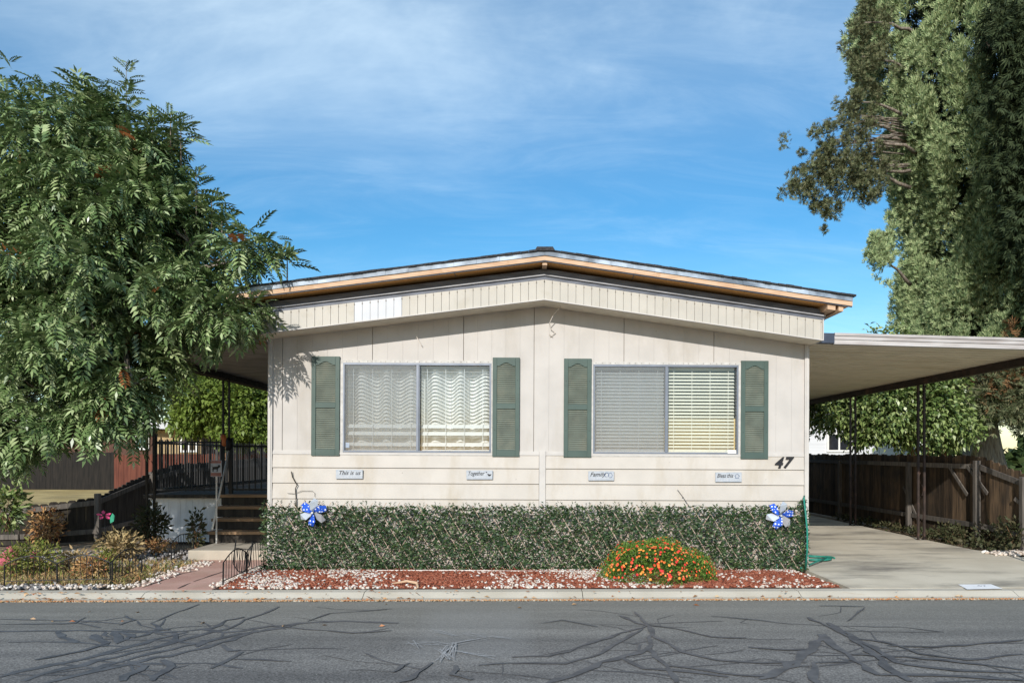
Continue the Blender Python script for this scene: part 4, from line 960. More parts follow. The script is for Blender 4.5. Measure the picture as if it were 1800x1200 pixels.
for k in range(4):
    z = .15+.178*(k+1); y0 = 12.30+.34*k; w0 = -5.12-.07*k
    s_ = MB(); s_.box(w0,XL-.06,y0,y0+.17,z-.045,z); s_.box(w0,XL-.06,y0+.178,y0+.345,z-.045,z); s_.build('tread', mt['wood_step'], st)
    MB().box(w0+.02,XL-.06,y0+.04,y0+.065,z-.177,z-.047).build('riser', mt['wood_dark'], st)
def railing(name, label, cat, x0, x1, y, z0, h, pit, posts=True, mid=None):
    t = thing(name, label, cat, ((x0+x1)/2,y,z0))
    r_ = MB(); r_.box(x0,x1,y-.016,y+.016,z0+h-.12,z0+h-.09); r_.box(x0,x1,y-.016,y+.016,z0+.06,z0+.09); r_.build('rail', mt['black'], t)
    p = MB(); n = int((x1-x0)/pit)
    for i in range(1, n): X = x0+(x1-x0)*i/n; p.box(X-.009,X+.009,y-.009,y+.009,z0+.05,z0+h-.02 if i%2 else z0+h-.05)
    p.build('pickets', mt['black'], t)
    for X in (x0,x1): q = MB(); q.box(X-.03,X+.03,y-.03,y+.03,z0,z0+h+.02); q.box(X-.038,X+.038,y-.038,y+.038,z0+h+.021,z0+h+.04); q.build('post', mt['black'], t)
    return t
railing('porch_railing', 'black iron picket railing along the deck edge above white skirting', 'railing', -6.62,-5.42,13.70,.86,1.02,.105)
railing('porch_gate', 'black iron picket gate at the top of the porch steps', 'gate', -5.28,-4.1,13.72,.86,.95,.10)
railing('side_railing', 'black iron picket railing along the far end of the deck', 'railing', -6.6,-3.7,19.6,.86,1.0,.11)
rr = thing('long_side_railing', 'black iron railing running back along the outer side of the deck', 'railing', (-6.6,16.5,.86))
MB().box(-6.63,-6.60,13.8,19.5,1.74,1.77).box(-6.63,-6.60,13.8,19.5,.92,.95).build('rail', mt['black'], rr)
p = MB()
for i in range(50): p.box(-6.624,-6.606,13.85+i*.113,13.868+i*.113,.90,1.82)
p.build('pickets', mt['black'], rr)
# ornament on post, sign, leaning pole
on = thing('hanging_ornament', 'small orange and black ornament hung on the iron post at the deck', 'ornament', at(394,772,13.5))
c = at(394,772,13.5); q = MB(); q.tube([c+Vector((-.02,0,.09)),c+Vector((-.02,0,.05)),c+Vector((0,0,0)),c+Vector((.01,0,-.09)),c+Vector((.01,0,-.12))], [.02,.055,.045,.05,.02], 8); q.build('body', mt['orange'], on, smooth=True)
c2 = at(401,781,13.5); q = MB(); q.tube([c2+Vector((0,0,.12)),c2+Vector((.02,0,.05)),c2+Vector((.01,0,-.06)),c2+Vector((-.03,0,-.10))], [.025,.06,.05,.02], 8); q.build('dark_wing', mt['black'], on, smooth=True)
SY = 12.2; c = at(380,823,SY); sg = thing('yard_sign', 'small white yard sign with a dark animal picture on a thin stake', 'sign', (c.x,SY,0))
w, h = .088, .128
MB().box(c.x-w,c.x+w,SY-.006,SY+.006,c.z-h,c.z+h).build('plate', mt['plaque'], sg, bevel=.008)
MB().box(c.x-w+.006,c.x+w-.006,SY-.0085,SY-.0065,c.z-h+.008,c.z-h+.062).build('sign_band', mt['signbrown'], sg); MB().box(c.x-w+.006,c.x+w-.006,SY-.0085,SY-.0065,c.z+h-.045,c.z+h-.008).build('sign_band', mt['signbrown'], sg)
dg = MB(); o = (c.x,c.z+.005)
for poly in ([(-.06,-.02),(.03,-.02),(.045,.01),(.03,.03),(-.05,.02)],[(.025,.015),(.05,.005),(.07,.025),(.06,.05),(.035,.05)],[(-.055,-.055),(-.04,-.055),(-.035,-.018),(-.055,-.018)],[(.01,-.055),(.025,-.055),(.028,-.018),(.01,-.018)],[(-.08,.04),(-.07,.03),(-.048,.01),(-.05,.022)]):
    dg.prism([(o[0]+a, o[1]+b) for a,b in poly], SY-.0085, SY-.0065)
dg.build('picture', mt['ink'], sg)
MB().box(c.x-.011,c.x+.011,SY+.007,SY+.022,.0,c.z+.30).build('stake', mt['post_white'], sg)
a, b = at(402,792,13.2), at(386,868,12.55)
tag(MB().tube([a,b+(b-a)*.75], .016, 8).build('leaning_pole', mt['post_white'], smooth=True), 'thin pale pole leaning against the deck beside the yard sign', 'pole')
# ------------------------------------------------------------------ plants near the porch
def leafy(name, label, cat, c, r, n, m, size, w=.45, stems=None, up=.2, group=None, lo=.3):
    t = thing(name, label, cat, (c[0],c[1],max(0,c[2]-r[2])), group)
    P, u = shell(c, r, n, lo, 1.05); d = u+RNG.normal(0,.6,(n,3)); d[:,2] += up
    build_np('foliage', instance(leaf(1,w,.08,.15), P, rotmats(d, RNG.uniform(-2,2,n)), RNG.uniform(size*.6,size*1.3,n)), m, t)
    s = MB(); k = stems or 6
    for i in range(k):
        a = U(0,6.28); q = Vector((c[0]+r[0]*.6*math.cos(a), c[1]+r[1]*.6*math.sin(a), c[2]+r[2]*U(-.1,.6)))
        b_ = Vector((c[0]+U(-.04,.04), c[1]+U(-.04,.04), max(.0,c[2]-r[2]-.03))); s.tube([b_, b_.lerp(q,.5)+Vector((U(-.03,.03),0,U(0,.04))), q], [.008,.006,.003], 5)
    s.build('stem', mt['bark_br'], t); return t
c = gp(335,948); leafy('porch_shrub', 'small dark leafy shrub in front of the white skirting', 'shrub', (c.x+.06,12.55,.42), (.28,.2,.32), 520, ml['shadeleaf'], .09)
c = gp(355,930); leafy('porch_shrub', 'upright dark twiggy shrub beside the lowest porch step', 'shrub', (-5.28,12.30,.36), (.13,.12,.34), 240, ml['shadeleaf'], .08)
BED = [('yellowing_plant','yellow-green bushy plant inside the wire border beside the pink cloth',(52,1010),(.34,.2,.24),700,'bed',.06),
('dry_plant','dry tan plant clump at the far corner of the wire border',(203,985),(.30,.22,.22),650,'drystem',.09),
('dry_plant','low brown dry plant between the second and third wire panels',(150,1015),(.22,.16,.13),300,'dry',.06),
('yellowing_plant','small green leafy clump by the middle wire panel',(176,1010),(.17,.15,.18),360,'bed',.055),
('dry_plant','tall rusty brown dry shrub in front of the low fence',(75,958),(.32,.25,.34),520,'dry',.08),
('dry_plant','scattered dry plant near the wire panel by the landing',(272,972),(.26,.25,.12),320,'dry',.06),
('dry_plant','thin dry plant right behind the second wire panel',(118,1003),(.26,.15,.14),300,'drystem',.07),
('yellowing_plant','pale yellow-green clump spreading at the left edge of the bed',(12,1015),(.20,.2,.22),320,'bed',.06)]
for nm, lb, (px,py), r, n, m, sz in BED:
    c = gp(px,py); leafy(nm, lb, 'plant', (c.x,c.y+.1,r[2]*.9), r, n, ml[m], sz, .35)
# ground cover of dry grass in the bed (uncountable)
n = 5200; x = RNG.uniform(-7.4,-4.75,n); y = RNG.uniform(9.12,11.2,n); P = np.stack([x,y,np.full(n,-.02)],1)
d = np.stack([RNG.normal(0,.7,n),RNG.normal(0,.7,n),RNG.uniform(.2,1.1,n)],1)
tag(build_np('dry_grass', instance(leaf(1,.10,.02,.05), P, rotmats(d, RNG.uniform(-2,2,n)), RNG.uniform(.05,.14,n)), [ml['drystem'],ml['dry'],ml['bed']], mi=RNG.choice([0,0,1,2],n)), 'dry grass and dead leaves covering the fenced bed', 'grass', kind='stuff')
# tall stalk at left frame edge
leafy('tall_stalk_plant', 'leafy plant on a pale stalk at the far left edge', 'plant', (-8.05,11.9,.75), (.28,.3,.35), 420, ml['citrus'], .13, .3)
# pink cloth bundle
c = gp(20,1000); t = MB(); 
for k in range(5): t.tube([(c.x+U(-.08,.1),c.y+U(-.05,.05),.02),(c.x+U(-.1,.1),c.y+U(-.05,.05),.16),(c.x+U(-.04,.12),c.y+U(-.05,.05),.30)], [.05,.075,.035], 7)
tag(t.build('cloth_bundle', mt['redpl'], smooth=True), 'faded pink cloth bundle among plants at the left edge', 'cloth')
c = gp(60,1003); t = MB(); t.tube([(c.x-.03,c.y,.16),(c.x,c.y,.22),(c.x+.04,c.y,.26)], [.03,.05,.02], 7); tag(t.build('pink_scrap', mt['redpl'], smooth=True), 'small pink scrap caught in the yellow-green plant', 'scrap')
c = gp(157,1000); t = MB(); t.tube([(c.x,c.y,.02),(c.x+.01,c.y,.07),(c.x+.02,c.y,.10)], [.03,.04,.02], 7); tag(t.build('blue_pebble', M('blue_ceramic',(.05,.25,.45),rough=.3), smooth=True), 'small blue ceramic pebble behind the second wire panel', 'ornament')
# garden stakes
c = at(183,905,11.4); gs = thing('flower_spinner', 'pink plastic flower on a dark garden stake before the low fence', 'garden ornament', (c.x,c.y,0))
q = MB()
for k in range(5):
    a = k*1.26+.4; q.prism([(c.x,c.z),(c.x+.09*math.cos(a-.35),c.z+.05*math.sin(a-.35)),(c.x+.12*math.cos(a),c.z+.075*math.sin(a)),(c.x+.09*math.cos(a+.35),c.z+.05*math.sin(a+.35))], c.y-.01+k*.003, c.y-.007+k*.003)
q.build('petals', mt['pink'], gs); MB().tube([c+Vector((0,.02,.0)),Vector((c.x+.02,c.y+.02,0))], .008, 6).build('stake', mt['black'], gs); MB().tube([c+Vector((0,-.02,0)),c+Vector((0,.0,0))], .02, 8).build('hub', mt['black'], gs)
c = at(197,912,11.4); gs = thing('leaf_spinner', 'green plastic leaf on a garden stake beside the pink flower', 'garden ornament', (c.x,c.y,0))
MB().prism([(c.x-.02,c.z-.06),(c.x+.03,c.z-.03),(c.x+.045,c.z+.05),(c.x+.01,c.z+.09),(c.x-.025,c.z+.02)], c.y-.012, c.y-.006).build('blade', mt['green_pl'], gs); MB().tube([c,Vector((c.x-.01,c.y+.01,0))], .006, 6).build('stake', mt['iron'], gs)
# wire border panels
def border_panel(L=.62, H=.34):
    t = thing('wire_border', 'x', 'border fence', (0,0,0), 'low black wire border panels')
    f = MB(); n = 14; arc = []
    for i in range(n+1): tt = i/n; arc.append((L*tt, 0, H*.72+H*.28*math.sin(math.pi*tt)))
    f.tube(arc, .007, 5); f.tube([(0,0,.05),(L,0,.05)], .005, 5)
    for X in (0,L): f.tube([(X,0,-.05),(X,0,H*.72)], .009, 6)
    f.build('frame', mt['black'], t)
    p = MB()
    for i in range(1,9): X = L*i/9; p.tube([(X,0,.05),(X,0,H*.72+H*.28*math.sin(math.pi*i/9))], .004, 5)
    p.build('pickets', mt['black'], t); return t
bp0 = border_panel()
SP = [(gp(8,1032),gp(100,1029),'leftmost wire border panel, in front of the yellow-green plant',1.0),(gp(101,1029),gp(194,1027),'second wire border panel from the left, parallel to the kerb',1.0),
(gp(197,1027),gp(249,1009),'wire border panel turning back from the kerb at the path',1.05),(gp(302,990),gp(341,976),'wire border panel standing by the dark shrub and landing',1.05),
(gp(392,1032),gp(434,1012),'nearest wire border panel on the mulch side of the path',1.1),(gp(434,1013),gp(472,997),'wire border panel touching the ivy screen corner',1.1),(gp(414,1010),gp(440,1016),'short upside-down wire panel leaning across the two by the ivy',1.0)]
for i, (a, b, lb, hs_) in enumerate(SP):
    o = bp0 if i == 0 else copy_tree(bp0); o['label'] = lb
    o.location = (a.x,a.y,.02); v = b-a; o.rotation_euler = (R(U(-4,4)),0,math.atan2(v.y,v.x)); o.scale = (Vector((v.x,v.y)).length/.62,1,hs_)
    if i == 6: o.rotation_euler = (R(172),0,math.atan2(v.y,v.x)+.1); o.location = (a.x,a.y,.40); o.scale = (.6,1,1.0)
# ------------------------------------------------------------------ fences
def board_fence(name, label, pts, m, mr, bw=.14, back_rail=-1, posts=None, jit=.02, rails=True):
    """pts: (x,y,ztop,zbase) polyline; boards follow it"""
    t = thing(name, label, 'fence', (pts[0][0],pts[0][1],0)); bo = MB(); ra = MB()
    for (a, b) in zip(pts[:-1], pts[1:]):
        A = Vector((a[0],a[1])); B = Vector((b[0],b[1])); L = (B-A).length; d = (B-A)/L; nn = Vector((d.y,-d.x)); n = max(1,int(L/bw))
        for i in range(n):
            s0, s1 = L*i/n+.0015, L*(i+1)/n-.0015; q = (i+.5)/n; zt = a[2]+(b[2]-a[2])*q+U(-jit,jit); zb_ = a[3]+(b[3]-a[3])*q; o = U(-.004,.004)
            p0 = A+d*s0; p1 = A+d*s1; off0 = nn*(-.009+o); off1 = nn*(.009+o)
            c4 = [p0+off1, p1+off1, p1+off0, p0+off0]
            ear = .025
            bo.add([(p.x,p.y,zb_) for p in c4]+[(p.x,p.y,zt-ear) for p in c4]+[((p0+d*.03+off1).x,(p0+d*.03+off1).y,zt),((p1-d*.03+off1).x,(p1-d*.03+off1).y,zt),((p1-d*.03+off0).x,(p1-d*.03+off0).y,zt),((p0+d*.03+off0).x,(p0+d*.03+off0).y,zt)],
                [(3,2,1,0),(0,1,5,4),(1,2,6,5),(2,3,7,6),(3,0,4,7),(4,5,9,8),(5,6,10,9),(6,7,11,10),(7,4,8,11),(8,9,10,11)])
        o_ = nn*back_rail*.034
        for fr in ((.88 if rails else .9), .22):
            ra.bar((A.x+o_.x,A.y+o_.y,a[3]+(a[2]-a[3])*fr), (B.x+o_.x,B.y+o_.y,b[3]+(b[2]-b[3])*fr), .036, .085)
    bo.build('boards', m, t); ra.build('rail', mr, t)
    for (x,y,z0,z1) in (posts or []): MB().box(x-.045,x+.045,y-.045,y+.045,z0,z1).build('post', mr, t, bevel=.006)
    return t
FX = 7.75
rf_ = board_fence('wooden_fence', 'weathered brown board fence coloured darker for shade along the driveway stepping down toward the street', [(FX+1.0,9.6,.95,0),(FX+.45,11.0,1.0,0),(FX+.12,12.2,1.22,0),(FX,13.3,1.53,0),(FX-.05,17.5,1.56,0),(FX-.15,22.2,1.59,0)], mt['wood_old_shaded'], mt['wood_grey'], posts=[(FX-.06,13.3,0,1.45),(FX+.04,12.2,0,1.2),(FX+.36,11.0,0,1.0),(FX-.1,15.6,0,1.4),(FX-.12,19.0,0,1.4)], back_rail=-1)
for a, b in (((FX-.055,13.0,.9),(FX-.055,13.6,1.35)),((FX-.055,14.2,1.35),(FX-.055,13.6,.85)),((FX+.2,11.6,.3),(FX+.03,12.4,.85)),((FX-.06,15.3,.25),(FX-.06,15.9,.9))): MB().bar(a, b, .02, .06).build('brace', mt['wood_grey'], rf_)
board_fence('driveway_back_fence', 'grey plank fence closing the far end of the driveway', [(3.9,22.3,1.58,0),(7.55,22.25,1.59,0)], mt['wood_grey'], mt['wood_dark'])
board_fence('low_fence', 'low dark plank fence bordering the dry lawn on the left', [(-13.5,12.5,.62,0),(-8.75,13.3,.66,0),(-7.85,14.0,.78,0),(-7.80,15.9,1.18,0),(-7.75,17.0,1.35,0),(-7.7,24,1.5,0)], mt['wood_dark'], mt['wood_grey'], back_rail=1, posts=[(-7.85+.05,14.0,0,.85),(-7.75,15.9,0,1.2)])
# ground cover at the right fence
def cover(name, label, n, bx, m, sz, zr=(.0,.3)):
    x = RNG.uniform(bx[0],bx[1],n); y = RNG.uniform(bx[2],bx[3],n); z = RNG.uniform(zr[0],zr[1],n)
    P = np.stack([x,y,z],1); d = RNG.normal(0,.7,(n,3)); d[:,2] += .5
    return tag(build_np(name, instance(leaf(1,.5,.08,.15), P, rotmats(d, RNG.uniform(-2,2,n)), RNG.uniform(sz*.6,sz*1.3,n)), m), label, 'ground cover', kind='stuff')
cover('fence_weeds', 'dark weeds and dead leaves along the foot of the driveway fence', 900, (7.3,7.62,12.0,18.5), [ml['shadeleaf']], .085, (0,.13))
for px,py,rr_,n,mm,lb in ((1790,965,(.40,.35,.30),900,'shadeleaf','dark reddish ivy heap at the driveway edge on the far right'),(1745,955,(.30,.3,.22),420,'shadeleaf','low dark weedy clump against the fence near the street'),(1668,948,(.28,.4,.18),380,'shadeleaf','low dark weedy clump between the carport posts')):
    c = gp(px,py+8); leafy('ivy_heap', lb, 'ivy', (c.x+.15,c.y+.25,rr_[2]*.9), rr_, n, ml[mm], .07)
c = gp(1790,975); n = 260
chunks(np.stack([RNG.normal(c.x+.1,.25,n),RNG.normal(c.y+.0,.12,n),np.full(n,.03)],1), .05, .6, ml['rock'], 'edge_stones', 'pale stones beside the driveway at the far right', 'stones')
# ------------------------------------------------------------------ neighbour ground and buildings
struct(MB().slab([(-60,14.3),(-13.6,12.9),(-8.9,13.6),(-8.0,14.2),(-7.95,45),(-60,45)], -.02, .34).build('neighbour_lawn', mt['lawn']))
struct(MB().slab([(8.2,13.5),(60,10),(60,45),(8.2,45)], -.02, .18).build('neighbour_yard', M('green_yard',(.10,.13,.04),(.22,.22,.08),rough=.95,scale=1.5)))
# left neighbour
nb = thing('brown_house', 'brown neighbouring house with a white roof edge beyond the railing', 'house', (-18,34,0))
MB().box(-27,-13.6,32,42,.3,2.6).build('wall', mt['nb_brown'], nb)
MB().box(-15.55,-13.55,31.97,31.995,1.6,2.58).build('tan_panel', mt['nb_tan'], nb)
r_ = MB(); r_.hexa([(-28,31.2,3.35),(-13.2,31.2,2.52),(-13.2,43,2.52),(-28,43,3.35),(-28,31.2,3.60),(-13.2,31.2,2.77),(-13.2,43,2.77),(-28,43,3.60)]); r_.build('roof', mt['nb_roof'], nb)
def nbwin(x0,x1,z0,z1,y,m,p):
    f = MB(); 
    for b_ in ((x0-.08,x1+.08,z1,z1+.08),(x0-.08,x1+.08,z0-.08,z0),(x0-.08,x0,z0,z1),(x1,x1+.08,z0,z1)): f.box(b_[0],b_[1],y-.06,y-.001,b_[2],b_[3])
    f.box((x0+x1)/2-.03,(x0+x1)/2+.03,y-.05,y-.021,z0+.001,z1-.001)
    o = f.build('window', mt['white'], p); MB().box(x0+.001,x1-.001,y-.02,y-.002,z0+.001,z1-.001).build('pane', m, o)
nbwin(-16.15,-15.75,1.85,2.55,31.97,mt['nb_teal'],nb); nbwin(-14.3,-13.75,1.75,2.3,31.96,mt['nb_dark'],nb)
board_fence('red_fence', 'reddish board fence standing behind the black deck railing', [(-14.2,26.5,1.56,.3),(-8.2,26.0,1.6,.3)], mt['wood_red'], mt['wood_dark'], bw=.16)
board_fence('shade_back_fence', 'board fence coloured near black for deep shade across the back of the dry lawn', [(-40,29,1.75,.3),(-14.4,27,1.65,.3)], mt['wood_shade_black'], mt['wood_shade_black'], bw=.2)
# right neighbour
nw = thing('white_house', 'white sided neighbouring house behind the driveway fence', 'house', (14,34,0))
MB().box(9.5,15.2,30,40,.15,3.0).build('wall', mt['nb_white'], nw)
MB().box(8.9,15.7,29.4,40.5,2.95,3.22).build('roof', mt['nb_roof'], nw)
nbwin(11.6,12.4,1.75,2.35,30,mt['nb_dark'],nw)
MB().box(13.6,13.75,29.96,29.998,.2,2.9).box(14.3,14.45,29.96,29.998,.2,2.9).build('trim', mt['white'], nw)
# ------------------------------------------------------------------ trees
def limb(mb, a, b, r0, r1, n=6, wob=.12):
    a, b = Vector(a), Vector(b); L = (b-a).length; pts = []; rs = []
    for i in range(n+1):
        t = i/n; p = a.lerp(b,t)+Vector((U(-1,1),U(-1,1),U(-1,1)))*wob*L*.12*(0 if i in (0,n) else 1)+Vector((0,0,.06*L*math.sin(math.pi*t)))
        pts.append(p); rs.append(r0+(r1-r0)*t)
    mb.tube(pts, rs, 8)
# the ash: shoots on lobes of the crown, each shoot a whorl of pinnate leaves
ash = thing('ash_tree', 'large leafy tree with feathered leaves spreading over the porch on the left', 'tree', (-8.75,11.9,0))
LOB = [ # px x, y, depth, rx(px), ry(px), rdepth(m), shoots
(40,310,11.3,115,85,1.4,95),(135,295,10.9,100,105,1.3,110),(222,285,10.9,50,60,.9,56),(262,270,10.7,16,22,.4,10),(195,400,10.3,95,95,1.2,100),(252,405,10.3,42,55,.8,44),(312,385,10.4,14,30,.35,14),(335,430,10.3,26,34,.5,22),
(75,455,10.6,115,95,1.3,100),(195,500,10.0,105,75,1.2,90),(310,482,10.1,52,40,.8,44),(380,462,10.0,30,16,.45,16),(440,452,9.9,24,9,.3,9),(75,580,10.4,100,80,1.2,84),(170,610,9.7,90,60,1.0,74),
(265,545,9.9,65,42,.8,46),(355,535,9.8,42,22,.5,22),(398,560,9.6,28,12,.35,13),(225,655,9.7,42,28,.6,28),(70,690,10.0,85,65,.9,70),(15,730,10.3,60,58,.9,48),(190,705,9.7,28,34,.5,24),(235,675,9.6,26,22,.4,14),(95,745,9.9,45,22,.6,18),(10,420,10.6,60,120,1,60),(25,560,10.2,65,80,1,50)]
# upright leading shoots along the skyline
SPK = [(222,215,10.9,112,8),(76,205,11.2,58,5),(130,205,11.1,58,6),(172,210,11,42,4),(318,245,10.7,36,3),(345,345,10.4,45,3),(195,205,11,40,3),(372,365,10.4,16,3),(395,445,10.0,40,4),(455,462,9.9,34,4),(505,466,9.8,26,3),(10,190,11.3,45,4),(268,235,10.8,30,3),(300,230,10.7,30,2),(390,400,10.3,20,3)]
sp, sdir, slen = [], [], []
cc = at(130,450,11.6)
for (x,y,Y,rx,ry,rd_,n) in LOB:
    c = np.array(at(x,y,Y)); k = Y/F; P, u = shell(c, (rx*k,rd_,ry*k), n, .55, 1.0)
    sp.append(P); dd = u*np.array([1,1,.8])+RNG.normal(0,.35,(n,3)); dd[:,2] += .25; sdir.append(dd); slen.append(RNG.uniform(.22,.5,n))
sp = np.concatenate(sp); sdir = np.concatenate(sdir); slen = np.concatenate(slen)
hole = np.sin(sp[:,0]*3.1+1.3*np.sin(sp[:,2]*2.2))+np.sin(sp[:,2]*3.7+sp[:,1]*2.1)+np.sin(sp[:,1]*2.9-sp[:,0]*1.7)
kp = hole+RNG.normal(0,.5,len(sp)) > -.75; sp = sp[kp]; sdir = sdir[kp]; slen = slen[kp]
sdir /= np.linalg.norm(sdir,axis=1,keepdims=True)
fp, fdv, fs_ = [], [], []
for p, d, l in zip(sp, sdir, slen):
    nf = RNG.integers(10,15); F3 = rotmats(d[None],np.zeros(1))[0]
    for j in range(nf):
        a = j*2.4+U(-.3,.3); t = (j+.5)/nf; sprd = 1.25-.75*t
        v = F3[:,0]*math.cos(sprd)+(F3[:,1]*math.cos(a)+F3[:,2]*math.sin(a))*math.sin(sprd); v = v+np.array([0,0,-.52])
        fp.append(p+d*l*t); fdv.append(v); fs_.append(U(.18,.42)*(1.05-.3*t))
for (x,y,Y,h,nn) in SPK:
    c = at(x,y,Y); top = at(x+U(-4,4),y-h,Y); L_ = (top-c).length
    m_ = int(9+L_*16)
    for j in range(m_):
        t = (j+.5)/m_; a = j*2.4; v = np.array([math.cos(a),math.sin(a)*.8,.35+.9*t-.25*(1-t)]); q = c.lerp(top,t*.93)
        fp.append(np.array(q)); fdv.append(v); fs_.append((.34-.2*t)*U(.85,1.1))
fp = np.array(fp); fdv = np.array(fdv); fs_ = np.array(fs_)
V = instance(frond(6), fp, rotmats(fdv, RNG.normal(0,.35,len(fp))), fs_)
qn = 13; red = np.repeat((RNG.random(len(fp)) < .006).astype(int), qn)
build_np('crown', V, [ml['ash'], ml['ashred']], ash, mi=red)
tk = MB(); limb(tk, (-8.75,11.9,-.05), (-8.3,11.7,2.2), .19, .14)
fork = Vector((-8.3,11.7,2.2)); mid = []
for (x,y,Y) in ((120,420,11.2),(200,560,10.6),(60,640,10.7)):
    e = at(x,y,Y); limb(tk, fork, e, .10, .05); mid.append(e)
for i, (x,y,Y,rx,ry,rd_,n) in enumerate(LOB):
    e = at(x,y,Y); o = min(mid, key=lambda q: (q-e).length); limb(tk, o, e, .04, .012, 5)
    for k in range(6):
        a_ = Vector((U(-1,1)*rx*Y/F*.7, U(-1,1)*rd_*.7, U(-.8,1)*ry*Y/F*.7)); limb(tk, e, e+a_, .012, .004, 3)
for (x,y,Y,h,nn) in SPK: tk.tube([at(x,y+50,Y),at(x,y,Y),at(x,y-h*.95,Y)], [.012,.008,.003], 5)
tk.build('trunk', mt['bark'], ash, smooth=True)
# conifers on the right
def spray(n=5):
    q = []
    for i in range(n):
        a = (i-(n-1)/2)*.42; L = 1-.25*abs(i-(n-1)/2)/n*2; dx, dy = math.cos(a)*L, math.sin(a)*L; px, py = -math.sin(a)*.076, math.cos(a)*.076; z = .06*((i%2)*2-1)
        q.append([[.0,0,0],[dx*.5+px,dy*.5+py,z+.05],[dx,dy,z-.05],[dx*.5-px,dy*.5-py,z]])
    return np.array(q)
def tufts(T, size, per, m, name, parent, updir=.9, rad=1.0, mi=None, mats=None, vert=1.25):
    """T: (n,7) tuft centre, outward dir, radius"""
    n = len(T); idx = np.repeat(np.arange(n), per); k = len(idx)
    o = unit(k); r = (RNG.random(k)**.45)[:,None]*T[idx,6:7]
    P = T[idx,:3]+o*r*np.array([.85,.85,vert])*rad*(1 if vert < 2 else (1.25-.5*(o[:,2:3]*.5+.5)))
    d = o*.55+T[idx,3:6]*.7+RNG.normal(0,.28,(k,3)); d[:,2] += updir
    return build_np(name, instance(spray(5), P, rotmats(d, RNG.uniform(-3,3,k)), RNG.uniform(size*.65,size*1.35,k)), mats or m, parent, mi=None if mi is None else np.repeat(mi[idx],5))
CYX, CYY = 14.6, 24.5
cyp = thing('cypress_tree', 'towering grey-green cypress beyond the carport with a fluted trunk', 'tree', (CYX-.4,CYY,.1))
T = []; tries = 0
def crad(z, a):
    base = np.interp(z, [1.8,2.6,4,6,8,9.5,11,13,15.5,18,22], [2.0,2.5,2.35,2.3,2.2,2.5,3.1,3.5,3.6,3.4,2.6])
    return base*(1+.10*math.sin(a*3+z*.8)+.08*math.sin(a*7-z*1.9))
while len(T) < 400:                      # upright flame-shaped sprays of foliage, set apart so that dark hollows show between them
    z = U(3.2,18.2); a = R(U(140,390)); rr_ = crad(z,a)*U(.86,.99); q = (CYX+rr_*math.cos(a), CYY+rr_*math.sin(a)*.9, z)
    if tries < 9000 and any((q[0]-t[0])**2+(q[1]-t[1])**2+((q[2]-t[2])*.55)**2 < .46 for t in T): tries += 1; continue
    T.append((q[0],q[1],q[2],math.cos(a),math.sin(a),0,U(.31,.50)))
T = np.array(T); mi = (RNG.random(len(T)) < np.where(T[:,2] < 5.5, .10, .0)).astype(int)
tufts(T, .165, 290, ml['cyp'], 'crown', cyp, mi=mi, mats=[ml['cyp'], ml['cypbr']], vert=2.3, updir=1.2)
T = []
for i in range(600):                     # inner foliage behind them, coloured darker to deepen the shade in the hollows
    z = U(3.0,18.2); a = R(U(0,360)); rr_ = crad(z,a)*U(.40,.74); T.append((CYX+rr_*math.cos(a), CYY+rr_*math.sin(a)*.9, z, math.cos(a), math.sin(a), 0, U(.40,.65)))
tufts(np.array(T), .24, 46, ml['dark'], 'shade_inner_foliage', cyp, vert=1.6, updir=.8)
# side limb laden with cones, and the loose ball of foliage lower down
T = []
for (x,y,rx,ry,n,Y) in ((1530,300,45,55,34,23),(1485,300,50,40,34,22.6),(1440,300,45,50,34,22.3),(1410,330,28,30,16,22.2),(1452,362,20,30,14,22.3),(1460,240,26,28,12,22.4),(1520,335,34,16,12,22.8),(1500,180,28,40,20,22.8),(1525,110,35,60,34,23),(1530,40,30,50,26,23),(1510,235,24,26,10,22.8)):
    for k in range(n):
        c = at(x+rx*RNG.normal()*.55, y+ry*RNG.normal()*.5, Y+U(-.6,.6)); T.append((c.x,c.y,c.z,-.4,-.3,.1,U(.10,.24)))
tufts(np.array(T), .11, 52, ml['cypcone'], 'cone_limb', cyp, updir=.2)
T = [];
for k in range(46):
    c = at(1549+RNG.normal()*10, 440+RNG.normal()*19, 22.8+U(-.3,.3)); T.append((c.x,c.y,c.z,0,-.2,.2,U(.13,.22)))
tufts(np.array(T), .14, 26, ml['cyp'], 'foliage_ball', cyp)
# lower skirts with rusty tips
T = []; 
for k in range(260):
    c = at(1775+RNG.normal()*40, min(748,678+RNG.normal()*30), 21.2+U(-.8,.8)); T.append((c.x,c.y,c.z,-.2,-.5,-.1,U(.2,.38)))
T = np.array(T); mi = (RNG.random(len(T)) < np.where(np.abs(T[:,2]-3.6) < .5, .42, .08)).astype(int)
tufts(T, .19, 22, None, 'lower_boughs', cyp, updir=.1, mi=mi, mats=[ml['cypcone'], ml['cypbr']])
tk = MB(); base = at(1737,815,CYY); vs = []
nz = 14; na = 28
for j in range(nz+1):
    z = 0+j/nz*5.2; fl = .40+.50*math.exp(-z/1.0)
    for i in range(na):
        a = 2*math.pi*i/na; rr_ = fl*(1+.13*math.sin(a*7+z*.5)+.06*math.sin(a*13-z)); vs.append((base.x+rr_*math.cos(a)-.10*z, CYY+rr_*math.sin(a), z))
tk.add(vs, [(j*na+i, j*na+(i+1)%na, (j+1)*na+(i+1)%na, (j+1)*na+i) for j in range(nz) for i in range(na)])
limb(tk, (base.x-.5,CYY,5), (CYX,CYY,20), .42, .12, 8, .03)
